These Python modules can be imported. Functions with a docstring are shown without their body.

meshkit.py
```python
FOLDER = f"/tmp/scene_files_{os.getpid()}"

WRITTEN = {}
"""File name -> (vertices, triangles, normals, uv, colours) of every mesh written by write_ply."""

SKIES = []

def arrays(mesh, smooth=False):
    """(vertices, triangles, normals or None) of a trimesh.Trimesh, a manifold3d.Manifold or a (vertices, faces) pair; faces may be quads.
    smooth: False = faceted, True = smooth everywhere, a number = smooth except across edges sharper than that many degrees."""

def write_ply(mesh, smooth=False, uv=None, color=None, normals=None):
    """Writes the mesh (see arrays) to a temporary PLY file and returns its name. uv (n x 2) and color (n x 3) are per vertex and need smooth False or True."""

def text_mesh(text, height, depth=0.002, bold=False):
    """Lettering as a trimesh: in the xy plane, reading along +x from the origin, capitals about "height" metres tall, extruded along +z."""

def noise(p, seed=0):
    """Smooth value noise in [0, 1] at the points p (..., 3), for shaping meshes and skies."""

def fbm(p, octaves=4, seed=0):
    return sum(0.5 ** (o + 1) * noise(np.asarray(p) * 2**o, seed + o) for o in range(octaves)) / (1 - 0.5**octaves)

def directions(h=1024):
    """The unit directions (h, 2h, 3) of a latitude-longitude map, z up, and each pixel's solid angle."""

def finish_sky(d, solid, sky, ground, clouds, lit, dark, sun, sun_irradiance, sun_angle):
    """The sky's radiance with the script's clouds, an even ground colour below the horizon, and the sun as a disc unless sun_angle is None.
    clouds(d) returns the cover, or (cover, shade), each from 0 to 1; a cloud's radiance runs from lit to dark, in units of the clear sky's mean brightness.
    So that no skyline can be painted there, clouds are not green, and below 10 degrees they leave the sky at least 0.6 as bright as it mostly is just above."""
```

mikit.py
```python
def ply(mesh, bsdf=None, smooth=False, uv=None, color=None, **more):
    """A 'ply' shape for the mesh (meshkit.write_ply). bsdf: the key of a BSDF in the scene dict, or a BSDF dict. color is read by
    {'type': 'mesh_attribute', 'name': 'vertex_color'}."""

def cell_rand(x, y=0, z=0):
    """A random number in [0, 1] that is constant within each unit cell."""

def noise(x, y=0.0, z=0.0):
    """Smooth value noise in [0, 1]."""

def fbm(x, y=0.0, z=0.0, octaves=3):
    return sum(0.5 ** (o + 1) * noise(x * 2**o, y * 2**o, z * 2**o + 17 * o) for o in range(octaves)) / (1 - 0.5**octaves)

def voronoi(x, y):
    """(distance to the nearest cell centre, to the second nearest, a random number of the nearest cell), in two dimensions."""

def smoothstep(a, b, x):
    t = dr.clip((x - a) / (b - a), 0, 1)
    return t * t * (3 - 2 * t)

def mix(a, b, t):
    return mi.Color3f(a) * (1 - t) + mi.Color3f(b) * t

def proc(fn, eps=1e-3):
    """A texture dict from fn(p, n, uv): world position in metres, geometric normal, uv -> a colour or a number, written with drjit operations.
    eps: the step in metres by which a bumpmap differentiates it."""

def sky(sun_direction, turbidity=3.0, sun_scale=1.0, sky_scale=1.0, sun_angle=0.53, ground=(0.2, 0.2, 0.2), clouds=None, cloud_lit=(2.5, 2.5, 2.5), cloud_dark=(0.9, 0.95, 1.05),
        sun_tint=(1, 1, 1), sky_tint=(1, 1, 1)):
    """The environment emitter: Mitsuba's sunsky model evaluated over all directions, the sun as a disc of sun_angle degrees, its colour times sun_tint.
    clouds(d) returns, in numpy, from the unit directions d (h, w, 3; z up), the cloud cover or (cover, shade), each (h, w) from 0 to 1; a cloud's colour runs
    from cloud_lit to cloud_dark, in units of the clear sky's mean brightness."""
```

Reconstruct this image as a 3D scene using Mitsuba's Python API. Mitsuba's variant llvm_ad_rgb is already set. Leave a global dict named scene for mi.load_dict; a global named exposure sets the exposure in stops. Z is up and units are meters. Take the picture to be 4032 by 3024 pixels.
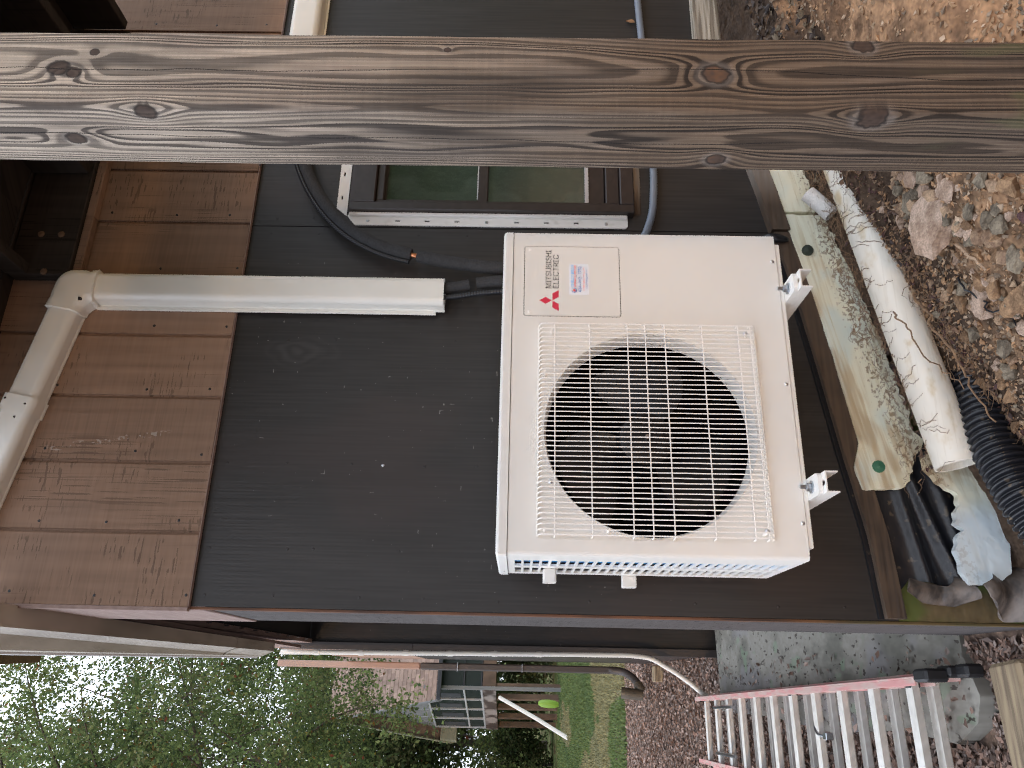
import math, random
import numpy as np, trimesh, drjit as dr, mitsuba as mi, mikit, meshkit
from shapely.geometry import Polygon, Point, box as sbox, LineString
from shapely.ops import unary_union
from mikit import noise, fbm, smoothstep, mix, cell_rand, voronoi
rnd = random.Random(7); rng = np.random.default_rng(7)
scene, labels = {}, {}
T = mi.ScalarTransform4f
# ------------------------------------------------------------------ camera (phone held sideways: world up points to image left)
YAW, PITCH, ROLL = 0.3634, 0.0139, 0.0169
F = np.array([math.sin(YAW)*math.cos(PITCH), math.cos(YAW)*math.cos(PITCH), math.sin(PITCH)])
R0 = np.array([math.cos(YAW), -math.sin(YAW), 0.0]); U0 = np.cross(R0, F)
RIGHT = math.cos(ROLL)*R0 + math.sin(ROLL)*U0
EYE = np.array([0, 0, 1.5])
scene['camera'] = {'type': 'perspective', 'fov': math.degrees(2*math.atan(2016/3053.0)), 'fov_axis': 'x', 'near_clip': 0.05, 'far_clip': 600.0,
                   'to_world': T().look_at(origin=EYE.tolist(), target=(EYE+F).tolist(), up=RIGHT.tolist())}
# ------------------------------------------------------------------ sky: overcast, brightest to the left of and behind the camera
scene['sky'] = mikit.sky([-0.40, -0.90, 0.17], turbidity=3, sun_scale=0.055, sun_tint=(1, 1.0, 1.35), sun_angle=5, clouds=lambda d: 1.0, cloud_lit=(2.42, 2.6, 2.95), sky_scale=1.0)
exposure = 3.93

# ------------------------------------------------------------------ helpers
def tw(b): return {'type': 'twosided', 'b': b}
def rgb(*c): return {'type': 'rgb', 'value': list(c)}
def pri(color, rough=0.6, metal=0.0, bump=None, bscale=1.0, eps=1e-3, spec=0.5, **kw):
    b = {'type': 'principled', 'base_color': rgb(*color) if isinstance(color, tuple) else (mikit.proc(color) if callable(color) else color),
         'roughness': rough if isinstance(rough, (int, float)) else mikit.proc(rough), 'metallic': metal, 'specular': spec, **kw}
    if bump: b = {'type': 'bumpmap', 'tex': mikit.proc(bump, eps=eps), 'scale': bscale, 'b': b}
    return tw(b)
def cat(ms): return trimesh.util.concatenate([m for m in ms if m is not None])
def used(k): return k in scene or any(x.startswith(k+'__') for x in scene) or k in labels
taken = set()
def numbered(k):
    if k not in taken: taken.add(k); return k
    i = 1
    while f'{k}_{i:03d}' in taken: i += 1
    k = f'{k}_{i:03d}'; taken.add(k); return k
def thing(name, label, category, group=None):
    k = numbered(name); labels[k] = {'label': label, 'category': category}
    if group: labels[k]['group'] = group
    return k
def put(name, mesh, mat, parent=None, smooth=False, label=None, kind=None, color=None, uv=None, to_world=None):
    k = numbered((parent + '__' if parent else '') + name)
    d = mesh if isinstance(mesh, dict) else mikit.ply(mesh, mat, smooth=smooth, color=color, uv=uv)
    if to_world is not None: d = {**d, 'to_world': to_world}
    scene[k] = d
    if label or kind: labels[k] = {**({'label': label} if label else {}), **({'kind': kind} if kind else {})}
    return k
def one(name, mesh, mat, label, category, group=None, smooth=False, color=None, to_world=None):
    k = put(name, mesh, mat, smooth=smooth, color=color, to_world=to_world); labels[k] = {'label': label, 'category': category}
    if group: labels[k]['group'] = group
    return k
SGN = np.array([[a, b, c] for a in (-1, 1) for b in (-1, 1) for c in (-1, 1)], float)
def bx(x0, x1, y0, y1, z0, z1, bev=0.002):
    c = np.array([(x0+x1)/2, (y0+y1)/2, (z0+z1)/2]); h = np.abs(np.array([x1-x0, y1-y0, z1-z0]))/2
    if bev <= 0: return trimesh.creation.box(extents=2*h, transform=trimesh.transformations.translation_matrix(c))
    bev = min(bev, *(h*0.45)); pts = []
    for k in range(3):
        e = h - bev; e[k] = h[k]; pts.append(SGN*e)
    return trimesh.convex.convex_hull(np.vstack(pts)+c)
def frame_to(m, o, ex, ey, ez):
    M = np.eye(4); M[:3, 0], M[:3, 1], M[:3, 2], M[:3, 3] = ex, ey, ez, o
    m = m.copy(); m.apply_transform(M); return m
def beam(p, q, w, h, up=(0, 0, 1), bev=0.002):
    """a bar of section w x h from p to q; h runs along up"""
    p, q = np.array(p, float), np.array(q, float); d = q-p; L = np.linalg.norm(d); d /= L
    s = np.cross(d, up); s /= np.linalg.norm(s); u = np.cross(s, d)
    return frame_to(bx(-L/2, L/2, -w/2, w/2, -h/2, h/2, bev), (p+q)/2, d, -s, u)
def smooth_path(pts, n=60):
    pts = np.array(pts, float); t = np.r_[0, np.cumsum(np.linalg.norm(np.diff(pts, axis=0), axis=1))]
    from scipy.interpolate import PchipInterpolator
    return PchipInterpolator(t, pts)(np.linspace(0, t[-1], n))
def tube(pts, r, n=10, cap=True, flat=1.0):
    pts = np.array(pts, float); r = np.broadcast_to(np.asarray(r, float), (len(pts),)); m = len(pts)
    tan = np.gradient(pts, axis=0); tan /= np.linalg.norm(tan, axis=1, keepdims=True)+1e-12
    ref = np.array([0, 0, 1.0]) if abs(tan[0][2]) < 0.9 else np.array([0, 1.0, 0])
    a = np.cross(tan[0], ref); a /= np.linalg.norm(a); rings = []
    ang = np.arange(n)*2*np.pi/n
    for i in range(m):
        a = a - tan[i]*(a@tan[i]); a /= np.linalg.norm(a); b = np.cross(tan[i], a)
        rings.append(pts[i] + r[i]*(np.cos(ang)[:, None]*a + flat*np.sin(ang)[:, None]*b))
    v = np.vstack(rings); f = []
    for i in range(m-1):
        k = np.arange(n); k2 = (k+1) % n
        f.append(np.stack([i*n+k, i*n+k2, (i+1)*n+k2], 1)); f.append(np.stack([i*n+k, (i+1)*n+k2, (i+1)*n+k], 1))
    if cap:
        v = np.vstack([v, pts[:1], pts[-1:]]); k = np.arange(n); k2 = (k+1) % n
        f.append(np.stack([k*0+m*n, k2, k], 1)); f.append(np.stack([k*0+m*n+1, (m-1)*n+k, (m-1)*n+k2], 1))
    return trimesh.Trimesh(v, np.vstack(f), process=False)
def tube_between(p, q, r, n=8): return tube([p, (np.array(p)+np.array(q))/2, q], r, n)
def revolve_y(profile, cx, cz, n=48):
    """profile: (radius, y) pairs revolved round the axis through (cx, cz) that runs along y"""
    ang = np.arange(n)*2*np.pi/n; pr = np.array(profile, float); m = len(pr)
    v = np.stack([cx + pr[:, None, 0]*np.cos(ang), np.broadcast_to(pr[:, None, 1], (m, n)), cz + pr[:, None, 0]*np.sin(ang)], -1).reshape(-1, 3); f = []
    for i in range(m-1):
        k = np.arange(n); k2 = (k+1) % n
        f.append(np.stack([i*n+k, (i+1)*n+k2, i*n+k2], 1)); f.append(np.stack([i*n+k, (i+1)*n+k, (i+1)*n+k2], 1))
    return trimesh.Trimesh(v, np.vstack(f), process=False)
def plate_xz(poly, y0, depth):
    """polygon in (x, z), extruded from y0 to y0 + depth (into the scene)"""
    polys = getattr(poly, 'geoms', [poly]); out = []
    for g in polys:
        if g.area < 1e-8: continue
        m = trimesh.creation.extrude_polygon(g, depth, engine='earcut')
        out.append(frame_to(m, [0, y0+depth, 0], [1, 0, 0], [0, 0, 1], [0, -1, 0]))
    return cat(out)
def plate_yz(poly, x0, depth):
    """polygon in (y, z), extruded from x0 to x0 + depth"""
    return cat([frame_to(trimesh.creation.extrude_polygon(g, depth, engine='earcut'), [x0, 0, 0], [0, 1, 0], [0, 0, 1], [1, 0, 0]) for g in getattr(poly, 'geoms', [poly])])
def slab_xy(poly, z0, z1):
    m = trimesh.creation.extrude_polygon(poly, z1-z0, engine='earcut'); m.apply_translation([0, 0, z0]); return m
def rrect(x0, x1, z0, z1, r): return sbox(x0+r, z0+r, x1-r, z1-r).buffer(r, quad_segs=4)
def disc_bump(x, y, z, r, h, n=10):
    """a small round head on a surface that faces -y"""
    return revolve_y([(0.0001, y-h), (r*0.6, y-h*0.9), (r, y-h*0.3), (r, y+0.002)], x, z, n)
def text_plate(s, height, x0, z0, width, y, depth=0.0006, bold=False):
    m = meshkit.text_mesh(s, height, depth, bold); b = m.bounds
    m.apply_translation([-b[0][0], 0, 0]); sx = width/(b[1][0]-b[0][0]); m.apply_transform(np.diag([sx, 1, 1, 1.0]))
    return frame_to(m, [x0, y, z0], [1, 0, 0], [0, 0, 1], [0, -1, 0])
def sheet(pts_xz, yfun, thick, cell=0.012, wav=0.0, seed=0, rough=0.0):
    """an irregular sheet whose outline is given in (x, z); yfun gives its front surface; returns a closed, gently rippled solid"""
    poly = Polygon(pts_xz).buffer(0)
    if rough:
        L = poly.exterior.length; n = int(L/0.006); q = []
        for i in range(n):
            p = poly.exterior.interpolate(i/n, normalized=True)
            o = (meshkit.fbm(np.array([p.x*60, p.y*60, seed]), 3)-0.5)*2*rough
            c = poly.centroid; dx, dz = p.x-c.x, p.y-c.y; l = math.hypot(dx, dz)
            q.append((p.x+dx/l*o, p.y+dz/l*o))
        poly = Polygon(q).buffer(0)
    if poly.geom_type != 'Polygon': poly = max(poly.geoms, key=lambda g: g.area)
    x0, z0, x1, z1 = poly.bounds; pts = []
    inner = poly.buffer(-cell*0.45)
    for x in np.arange(x0, x1, cell):
        for z in np.arange(z0, z1, cell):
            if inner.contains(Point(x, z)): pts.append((x, z))
    ring = [poly.exterior.interpolate(i/max(8, int(poly.exterior.length/(cell*0.7))), normalized=True) for i in range(max(8, int(poly.exterior.length/(cell*0.7))))]
    ring = [(p.x, p.y) for p in ring]; allp = np.array(ring+pts); nr = len(ring)
    from scipy.spatial import Delaunay
    tri = Delaunay(allp).simplices; cen = allp[tri].mean(1)
    rp = Polygon(ring).buffer(1e-5)
    tri = np.array([t for t, c in zip(tri, cen) if rp.contains(Point(*c))])
    a, b, c = allp[tri[:, 0]], allp[tri[:, 1]], allp[tri[:, 2]]
    ccw = (b[:, 0]-a[:, 0])*(c[:, 1]-a[:, 1])-(b[:, 1]-a[:, 1])*(c[:, 0]-a[:, 0]) > 0
    tri[~ccw] = tri[~ccw][:, ::-1]
    y = np.array([yfun(x, z) for x, z in allp])
    if wav: y = y + wav*(meshkit.fbm(np.c_[allp*9, np.full(len(allp), seed)], 3, seed)-0.5)*2
    v = np.vstack([np.c_[allp[:, 0], y, allp[:, 1]], np.c_[allp[:, 0], y+thick, allp[:, 1]]]); n = len(allp)
    k = np.arange(nr); k2 = (k+1) % nr
    f = np.vstack([tri, tri[:, ::-1]+n, np.stack([k, k+n, k2+n], 1), np.stack([k, k2+n, k2], 1)])
    m = trimesh.Trimesh(v, f, process=False); return m

# ------------------------------------------------------------------ materials
def _h(i, j, s):
    h = mi.UInt32(mi.Int32(i)+1000003)*374761393 + mi.UInt32(mi.Int32(j)+1000003)*668265263 + s*974711
    h = (h ^ (h >> 13))*1274126177
    return mi.Float((h ^ (h >> 16)) & 0xFFFFFF)/16777215.0
def vns(x, y, s=0):
    """value noise in two dimensions, half the work of mikit.noise"""
    x, y = mi.Float(x), mi.Float(y); i, j = dr.floor(x), dr.floor(y); a, b = x-i, y-j
    a, b = a*a*(3-2*a), b*b*(3-2*b)
    return dr.lerp(dr.lerp(_h(i, j, s), _h(i+1, j, s), a), dr.lerp(_h(i, j+1, s), _h(i+1, j+1, s), a), b)
def vfb(x, y, s=0, o=2): return sum(0.5**(k+1)*vns(x*2**k, y*2**k, s+7*k) for k in range(o))/(1-0.5**o)
KN_F = [(2.193, .828, .013), (2.169, .821, .009), (2.145, .859, .006), (1.227, .830, .016), (1.005, .887, .013), (1.62, .87, .004)]   # z, x, size on the front face
KN_L = [(2.057, .914, .013), (1.004, .910, .017), (2.193, .975, .012), (1.206, 1.006, .012)]                                             # z, y, size on the left face
def post_fields(p):
    x, y, z = p.x, p.y, p.z
    wob = (noise(z*1.7, 3.1)-0.5)*0.011 + (noise(z*5.3, 9.2)-0.5)*0.003
    wob2 = (noise(z*1.3, 23.1)-0.5)*0.012 + (noise(z*4.7, 19.2)-0.5)*0.003
    r = dr.sqrt(dr.square(x-0.834+wob) + dr.square(y-0.966+wob2))
    r += (fbm(x*26, y*26, z*2.4, octaves=3)-0.5)*0.013
    front = y < 0.9002+0.004
    knot, halo, edge = mi.Float(0), mi.Float(0), mi.Float(0)
    for lst, isf in ((KN_F, True), (KN_L, False)):
        for (kz, kt, ks) in lst:
            t = x if isf else y; dep = (y-0.898) if isf else (x-0.762)
            w = dr.exp(-dr.square(dep/0.016))
            dz, dt = (z-kz), (t-kt)
            q = dr.sqrt(dr.square(dz/(1.25*ks)) + dr.square(dt/ks)) + (noise(z*160, t*160, kz*7)-0.5)*0.35
            d2 = dr.square(dz/(ks*3.2)) + dr.square(dt/(ks*1.8))
            r += w*dr.exp(-d2)*ks*0.62
            on = w*smoothstep(1.05, 0.85, q); knot = dr.maximum(knot, on)
            halo = dr.maximum(halo, w*smoothstep(1.9, 1.0, q)*(1-on)); edge = dr.maximum(edge, w*smoothstep(0.25, 0.0, dr.abs(q-0.98)))
    ph = r/0.0040 + (noise(r*150, 5.0)-0.5)*1.6
    f = ph-dr.floor(ph)
    band = smoothstep(0.25, 0.62, f)*(1-smoothstep(0.88, 1.0, f))
    strength = 0.62+0.38*cell_rand(dr.floor(ph), 4.0)
    ck1 = 0.835+(noise(z*3.3, 1.0)-0.5)*0.022+(noise(z*17, 1.0)-0.5)*0.004
    ck2 = 0.966+(noise(z*3.1, 8.0)-0.5)*0.012+(noise(z*15, 8.0)-0.5)*0.003
    c1 = smoothstep(0.0011, 0.0004, dr.abs(x-ck1))*smoothstep(0.32, 0.5, noise(z*4.2, 2.0)); c2 = smoothstep(0.0012, 0.0005, dr.abs(y-ck2))*smoothstep(0.25, 0.4, noise(z*3.7, 6.0))
    crack = dr.select(front, c1, c2)  # shade inside the drying cracks is painted as dark lines, without depth
    return band*strength, knot, halo, edge, crack
def post_col(p, n, uv):
    band, knot, halo, edge, crack = post_fields(p)
    wx = fbm(p.x*30, p.y*30, p.z*5, octaves=3); fine = fbm(p.x*420, p.y*420, p.z*14, octaves=2)
    stain = smoothstep(0.50, 0.75, fbm(p.x*14+3, p.y*14, p.z*1.9, octaves=3))
    saw = noise(p.z*210, p.x*9, p.y*9)
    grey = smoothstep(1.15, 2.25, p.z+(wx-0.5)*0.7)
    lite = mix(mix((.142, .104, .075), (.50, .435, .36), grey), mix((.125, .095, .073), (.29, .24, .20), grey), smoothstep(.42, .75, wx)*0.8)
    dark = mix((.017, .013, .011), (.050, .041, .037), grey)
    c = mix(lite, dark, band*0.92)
    c = mix(c, mi.Color3f(.042, .038, .037), stain*0.6)
    hairline = vns((p.x+p.y)*520, p.z*2.6, 5)*0.6+vns((p.x-p.y)*1100, p.z*5, 8)*0.4
    c = c*(0.74+0.52*fine)*(0.95+0.1*saw)*(0.62+0.76*hairline)
    c = mix(c, mi.Color3f(.30, .27, .25), halo*0.30)
    kc = mix(mix((.050, .034, .027), (.15, .078, .042), smoothstep(.03, .0, dr.abs(p.z-1.227))), mi.Color3f(.075, .052, .043), noise(p.x*160, p.y*160, p.z*160))
    c = mix(c, kc, knot*.92); c = mix(c, mi.Color3f(.020, .017, .016), edge*0.8); c = mix(c, mi.Color3f(.012, .01, .01), crack*0.9)
    moss = smoothstep(0.62, 0.8, fbm(p.x*50, p.y*50, p.z*9, octaves=2))*smoothstep(1.0, 0.7, p.z)
    return mix(c, mi.Color3f(.10, .11, .05), moss*0.5)
def post_bump(p, n, uv):
    return vns((p.x+p.y)*330, p.z*16)*0.0005 + vns((p.x+p.y)*60, p.z*5, 3)*0.0008 + vns(p.z*210, p.x*9, 5)*0.00015
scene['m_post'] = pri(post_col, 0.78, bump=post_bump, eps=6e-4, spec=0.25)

def rough_wood(light, dark, sx=1.0, seed=0.0):
    """rough sawn board painted once, its grain along z and saw marks along x"""
    def col(p, n, uv):
        u = p.x+p.y
        board = cell_rand(dr.floor((p.x-0.165)/0.2025), seed)
        grain = fbm(u*55, p.z*3.0, board*9+seed, octaves=3); saw = noise(p.z*300, u*7, board*5)*0.6+noise(p.z*110, u*15, seed)*0.4
        hair = smoothstep(0.66, 0.80, noise(u*330, p.z*9, board*7+seed))*smoothstep(0.4, 0.65, noise(u*9, p.z*4, board*3))
        notch = smoothstep(0.72, 0.84, noise(p.z*260, u*36, 5+seed))*smoothstep(0.5, 0.7, noise(u*14, p.z*8, 3+board*5))
        c = mix(light, dark, dr.clip(grain*0.9+saw*0.5-0.30, 0, 1))*(0.86+0.28*board)
        c = mix(c, mi.Color3f(dark)*0.5, dr.maximum(hair, notch)*0.6)
        chalk = smoothstep(0.62, 0.80, vns(u*210, p.z*150, 17))*smoothstep(0.010, 0.004, dr.abs(u-2.83+0.16*(p.z-2.6)-0.012*vns(p.z*30, 1.0, 5)))*smoothstep(.19, .15, dr.abs(p.z-2.72))
        return mix(c, mi.Color3f(.42, .38, .34), chalk*0.6)
    def bmp(p, n, uv):
        u = p.x+p.y
        return vns(p.z*300, u*7)*0.0005 + vns(u*120, p.z*5, 2)*0.0012
    return pri(col, 0.75, bump=bmp, eps=8e-4, spec=0.3)
scene['m_siding'] = rough_wood((.275, .176, .122), (.170, .108, .074))
scene['m_rough_grey'] = rough_wood((.095, .085, .084), (.040, .036, .036), seed=4.0)
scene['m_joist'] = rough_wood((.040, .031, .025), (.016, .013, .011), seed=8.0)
def ply_col(p, n, uv):
    g = fbm(p.x*7+(noise(p.z*2.5, p.x*3)-0.5)*1.5, p.z*1.6, octaves=3); fine = noise(p.x*260, p.z*8)
    kx, kz = (p.x-0.93)/0.055, (p.z-2.19)/0.10
    rr = dr.sqrt(dr.square(kx)+dr.square(kz))+(fbm(p.x*20, p.z*14, octaves=2)-0.5)*0.8
    knot = smoothstep(1.3, 0.2, rr)*(0.5+0.5*dr.sin(rr*15))
    scuff = smoothstep(0.57, 0.75, fbm(p.x*9, p.z*5, 3.3, octaves=4))*smoothstep(0.9, 0.3, dr.sqrt(dr.square((p.x-0.9)/0.28)+dr.square((p.z-2.2)/0.24)))
    red = smoothstep(0.55, 0.75, fbm(p.x*3.3, p.z*2.6, 9.1, octaves=3))
    c = mix((.0215, .0195, .0188), (.0335, .0307, .0298), g)*(0.85+0.3*fine)
    c = mix(c, mi.Color3f(.040, .029, .027), red*0.45)
    c = mix(c, mi.Color3f(.085, .080, .080), dr.maximum(scuff*0.8, knot*0.22))
    speck = smoothstep(0.972, 0.985, noise(p.x*95, p.z*95, 6.0))*smoothstep(0.55, 0.8, noise(p.x*2, p.z*2.3, 77))
    return mix(c, mi.Color3f(.35, .34, .32), speck*0.5)
def ply_bump(p, n, uv): return vns((p.x+p.y)*240, p.z*7)*0.0005 + vns(p.x*13, p.z*5, 2)*0.0012
scene['m_plywood'] = pri(ply_col, 0.50, bump=ply_bump, eps=8e-4, spec=0.45)
def mossw_col(p, n, uv):
    g = fbm(p.x*30, p.y*30, p.z*60, octaves=3); m = fbm(p.x*9, p.y*9, p.z*9, octaves=3)
    return mix(mix((.16, .115, .055), (.085, .062, .030), g), (.095, .115, .028), smoothstep(.42, .62, m+(0.35-p.z)*0.5))
scene['m_moss_wood'] = pri(mossw_col, 0.8, bump=lambda p, n, uv: vns((p.x+p.y)*60, p.z*120)*0.0015)
def trimw_col(p, n, uv):
    g = fbm(p.x*6, p.y*90, p.z*110, octaves=3); k = fbm(p.x*22, p.z*30, 2.0, octaves=2)
    c = mix((.125, .082, .052), (.040, .028, .021), g*0.9+k*0.35)
    return mix(c, mi.Color3f(.30, .27, .24), smoothstep(1.45, 1.6, p.x)*0.55*(0.5+g))
scene['m_trim_wood'] = pri(trimw_col, 0.75, bump=lambda p, n, uv: vns(p.x*10, (p.y+p.z)*150)*0.0016)
def oldw_col(p, n, uv):
    g = fbm(p.x*5, p.y*70, p.z*110, octaves=3)
    return mix((.44, .40, .33), (.17, .14, .105), smoothstep(.3, .75, g))
scene['m_old_wood'] = pri(oldw_col, 0.8, bump=lambda p, n, uv: vns(p.x*8, (p.y+p.z)*150)*0.0018)
def edge_col(p, n, uv):
    g = fbm(p.x*80, p.y*80, p.z*7, octaves=3); m = smoothstep(.9, .4, p.z)
    return mix(mix((.15, .062, .030), (.045, .025, .018), smoothstep(.3, .8, g)), (.075, .075, .024), m*0.6)
scene['m_edge_wood'] = pri(edge_col, 0.7)
scene['m_black'] = pri((.003, .003, .0035), 0.9, spec=0.1)
# painted metal and plastic
scene['m_paint'] = pri(lambda p, n, uv: mi.Color3f(.745, .742, .712)*(0.985+0.03*fbm(p.x*9, p.y*9, p.z*9, octaves=2)), 0.30, spec=0.5, clearcoat=0.35, clearcoat_gloss=0.85,
                       bump=lambda p, n, uv: vns(p.x*6+p.y*6, p.z*6)*0.0016, eps=2e-3)
scene['m_paint_wire'] = pri((.86, .85, .82), 0.35)
scene['m_duct'] = pri(lambda p, n, uv: mix((.80, .795, .75), (.72, .715, .66), fbm(p.x*14, p.y*14, p.z*4, octaves=3)), 0.32, spec=0.5)
scene['m_screw'] = pri((.62, .63, .65), 0.28, metal=1.0)
scene['m_zinc'] = pri(lambda p, n, uv: mix((.55, .60, .66), (.35, .37, .39), noise(p.x*400, p.y*400, p.z*400)), 0.25, metal=1.0)
scene['m_fan'] = pri((.0045, .005, .006), 0.45, spec=0.3)
scene['m_blue_fin'] = pri(lambda p, n, uv: mi.Color3f(.09, .36, .66)*(0.7+0.6*vns(p.z*500, p.y)), 0.4)
scene['m_red'] = pri((.62, .035, .075), 0.45)
scene['m_ink'] = pri((.016, .016, .022), 0.5)
scene['m_sticker'] = pri((.78, .82, .88), 0.3)
scene['m_sblue'] = pri((.025, .10, .42), 0.4); scene['m_slblue'] = pri((.12, .38, .78), 0.4); scene['m_sred'] = pri((.72, .07, .06), 0.4)
scene['m_foam_tube'] = pri(lambda p, n, uv: mi.Color3f(.034, .035, .038)*(0.6+0.9*fbm(p.x*260, p.y*260, p.z*260, octaves=2)), 0.85, bump=lambda p, n, uv: vns((p.x+p.y*.6)*420, (p.z+p.y*.6)*420)*0.0014, eps=5e-4)
scene['m_cable'] = pri((.018, .020, .024), 0.35)
scene['m_tape'] = pri((.012, .013, .016), 0.25)
scene['m_conduit'] = pri((.17, .20, .25), 0.42)
scene['m_copper'] = pri((.75, .33, .18), 0.35, metal=1.0)
scene['m_flange'] = pri(lambda p, n, uv: mix((.78, .77, .74), (.60, .58, .53), smoothstep(.6, .9, fbm(p.x*40, p.y*40, p.z*25, octaves=3))), 0.40)
scene['m_window_frame'] = pri(lambda p, n, uv: mi.Color3f(.028, .021, .020)*(0.8+0.4*fbm(p.x*50, p.y*50, p.z*50, octaves=2)), 0.38, spec=0.5)
scene['m_window_edge'] = pri((.42, .42, .44), 0.35)
scene['m_pane'] = {'type': 'blendbsdf', 'weight': mikit.proc(lambda p, n, uv: 0.05+0.09*vfb(p.x*120, p.z*60, 3, 3)*vns(p.x*600, p.z*500)+0.05*smoothstep(.6, .8, vns(p.x*14, p.z*9, 4))), 'a': {'type': 'thindielectric', 'int_ior': 1.55}, 'b': {'type': 'twosided', 'b': {'type': 'diffuse', 'reflectance': rgb(.26, .33, .29)}}}
scene['m_dust'] = pri((.22, .22, .20), 0.9)
def room_reflection_col(p, n, uv): return mix((.010, .030, .026), (.040, .068, .050), smoothstep(1.50, 1.47, p.z)*0.9+0.3*fbm(p.x*20, p.z*20, octaves=2))  # green tint and paler lower part paint the reflection in the panes
scene['m_room_reflection'] = pri(room_reflection_col, 0.8)
def foam_col(p, n, uv):
    base = mix((.66, .72, .645), (.77, .755, .60), smoothstep(.30, .55, fbm(p.x*7, p.z*9, 1.0, octaves=3)))
    base = mix(base, mi.Color3f(.58, .66, .70), smoothstep(.50, .42, p.x)*smoothstep(.36, .34, p.z))
    clean = smoothstep(.54, .47, p.x)*smoothstep(.40, .36, p.z)
    ac_ = p.z-p.x*0.17; streak = vfb(p.x*9, ac_*150, 4, 3); patch = fbm(p.x*5, ac_*16, 8.0, octaves=3)
    c = mix(base, (.54, .44, .26), smoothstep(.42, .72, streak*0.6+patch*0.5)*(1-clean*0.85)*0.55)
    c = mix(c, mi.Color3f(.37, .25, .13), smoothstep(.50, .68, patch)*(1-clean*0.8)*0.45*(0.5+streak))
    mid = smoothstep(.065, .015, dr.abs(ac_-0.300+0.03*smoothstep(.9, .5, p.x)))
    dirt = smoothstep(.62, .76, vfb(p.x*120, p.z*150, 12, 3)+mid*0.20-0.10)*(0.06+0.94*mid)
    return mix(c, mi.Color3f(.22, .14, .075), dirt*(1-clean*0.7)*0.8)
def foam_bump(p, n, uv): return vfb(p.x*70, p.z*70, 0, 3)*0.003
scene['m_foam'] = pri(foam_col, 0.85, bump=foam_bump, eps=1e-3)
scene['m_sheet'] = pri(lambda p, n, uv: mix((.010, .011, .015), (.075, .058, .040), smoothstep(.62, .8, fbm(p.x*55, p.y*55, p.z*55, octaves=4))), 0.34, spec=0.55, bump=lambda p, n, uv: vfb(p.x*35, p.z*35)*0.0012)
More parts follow.
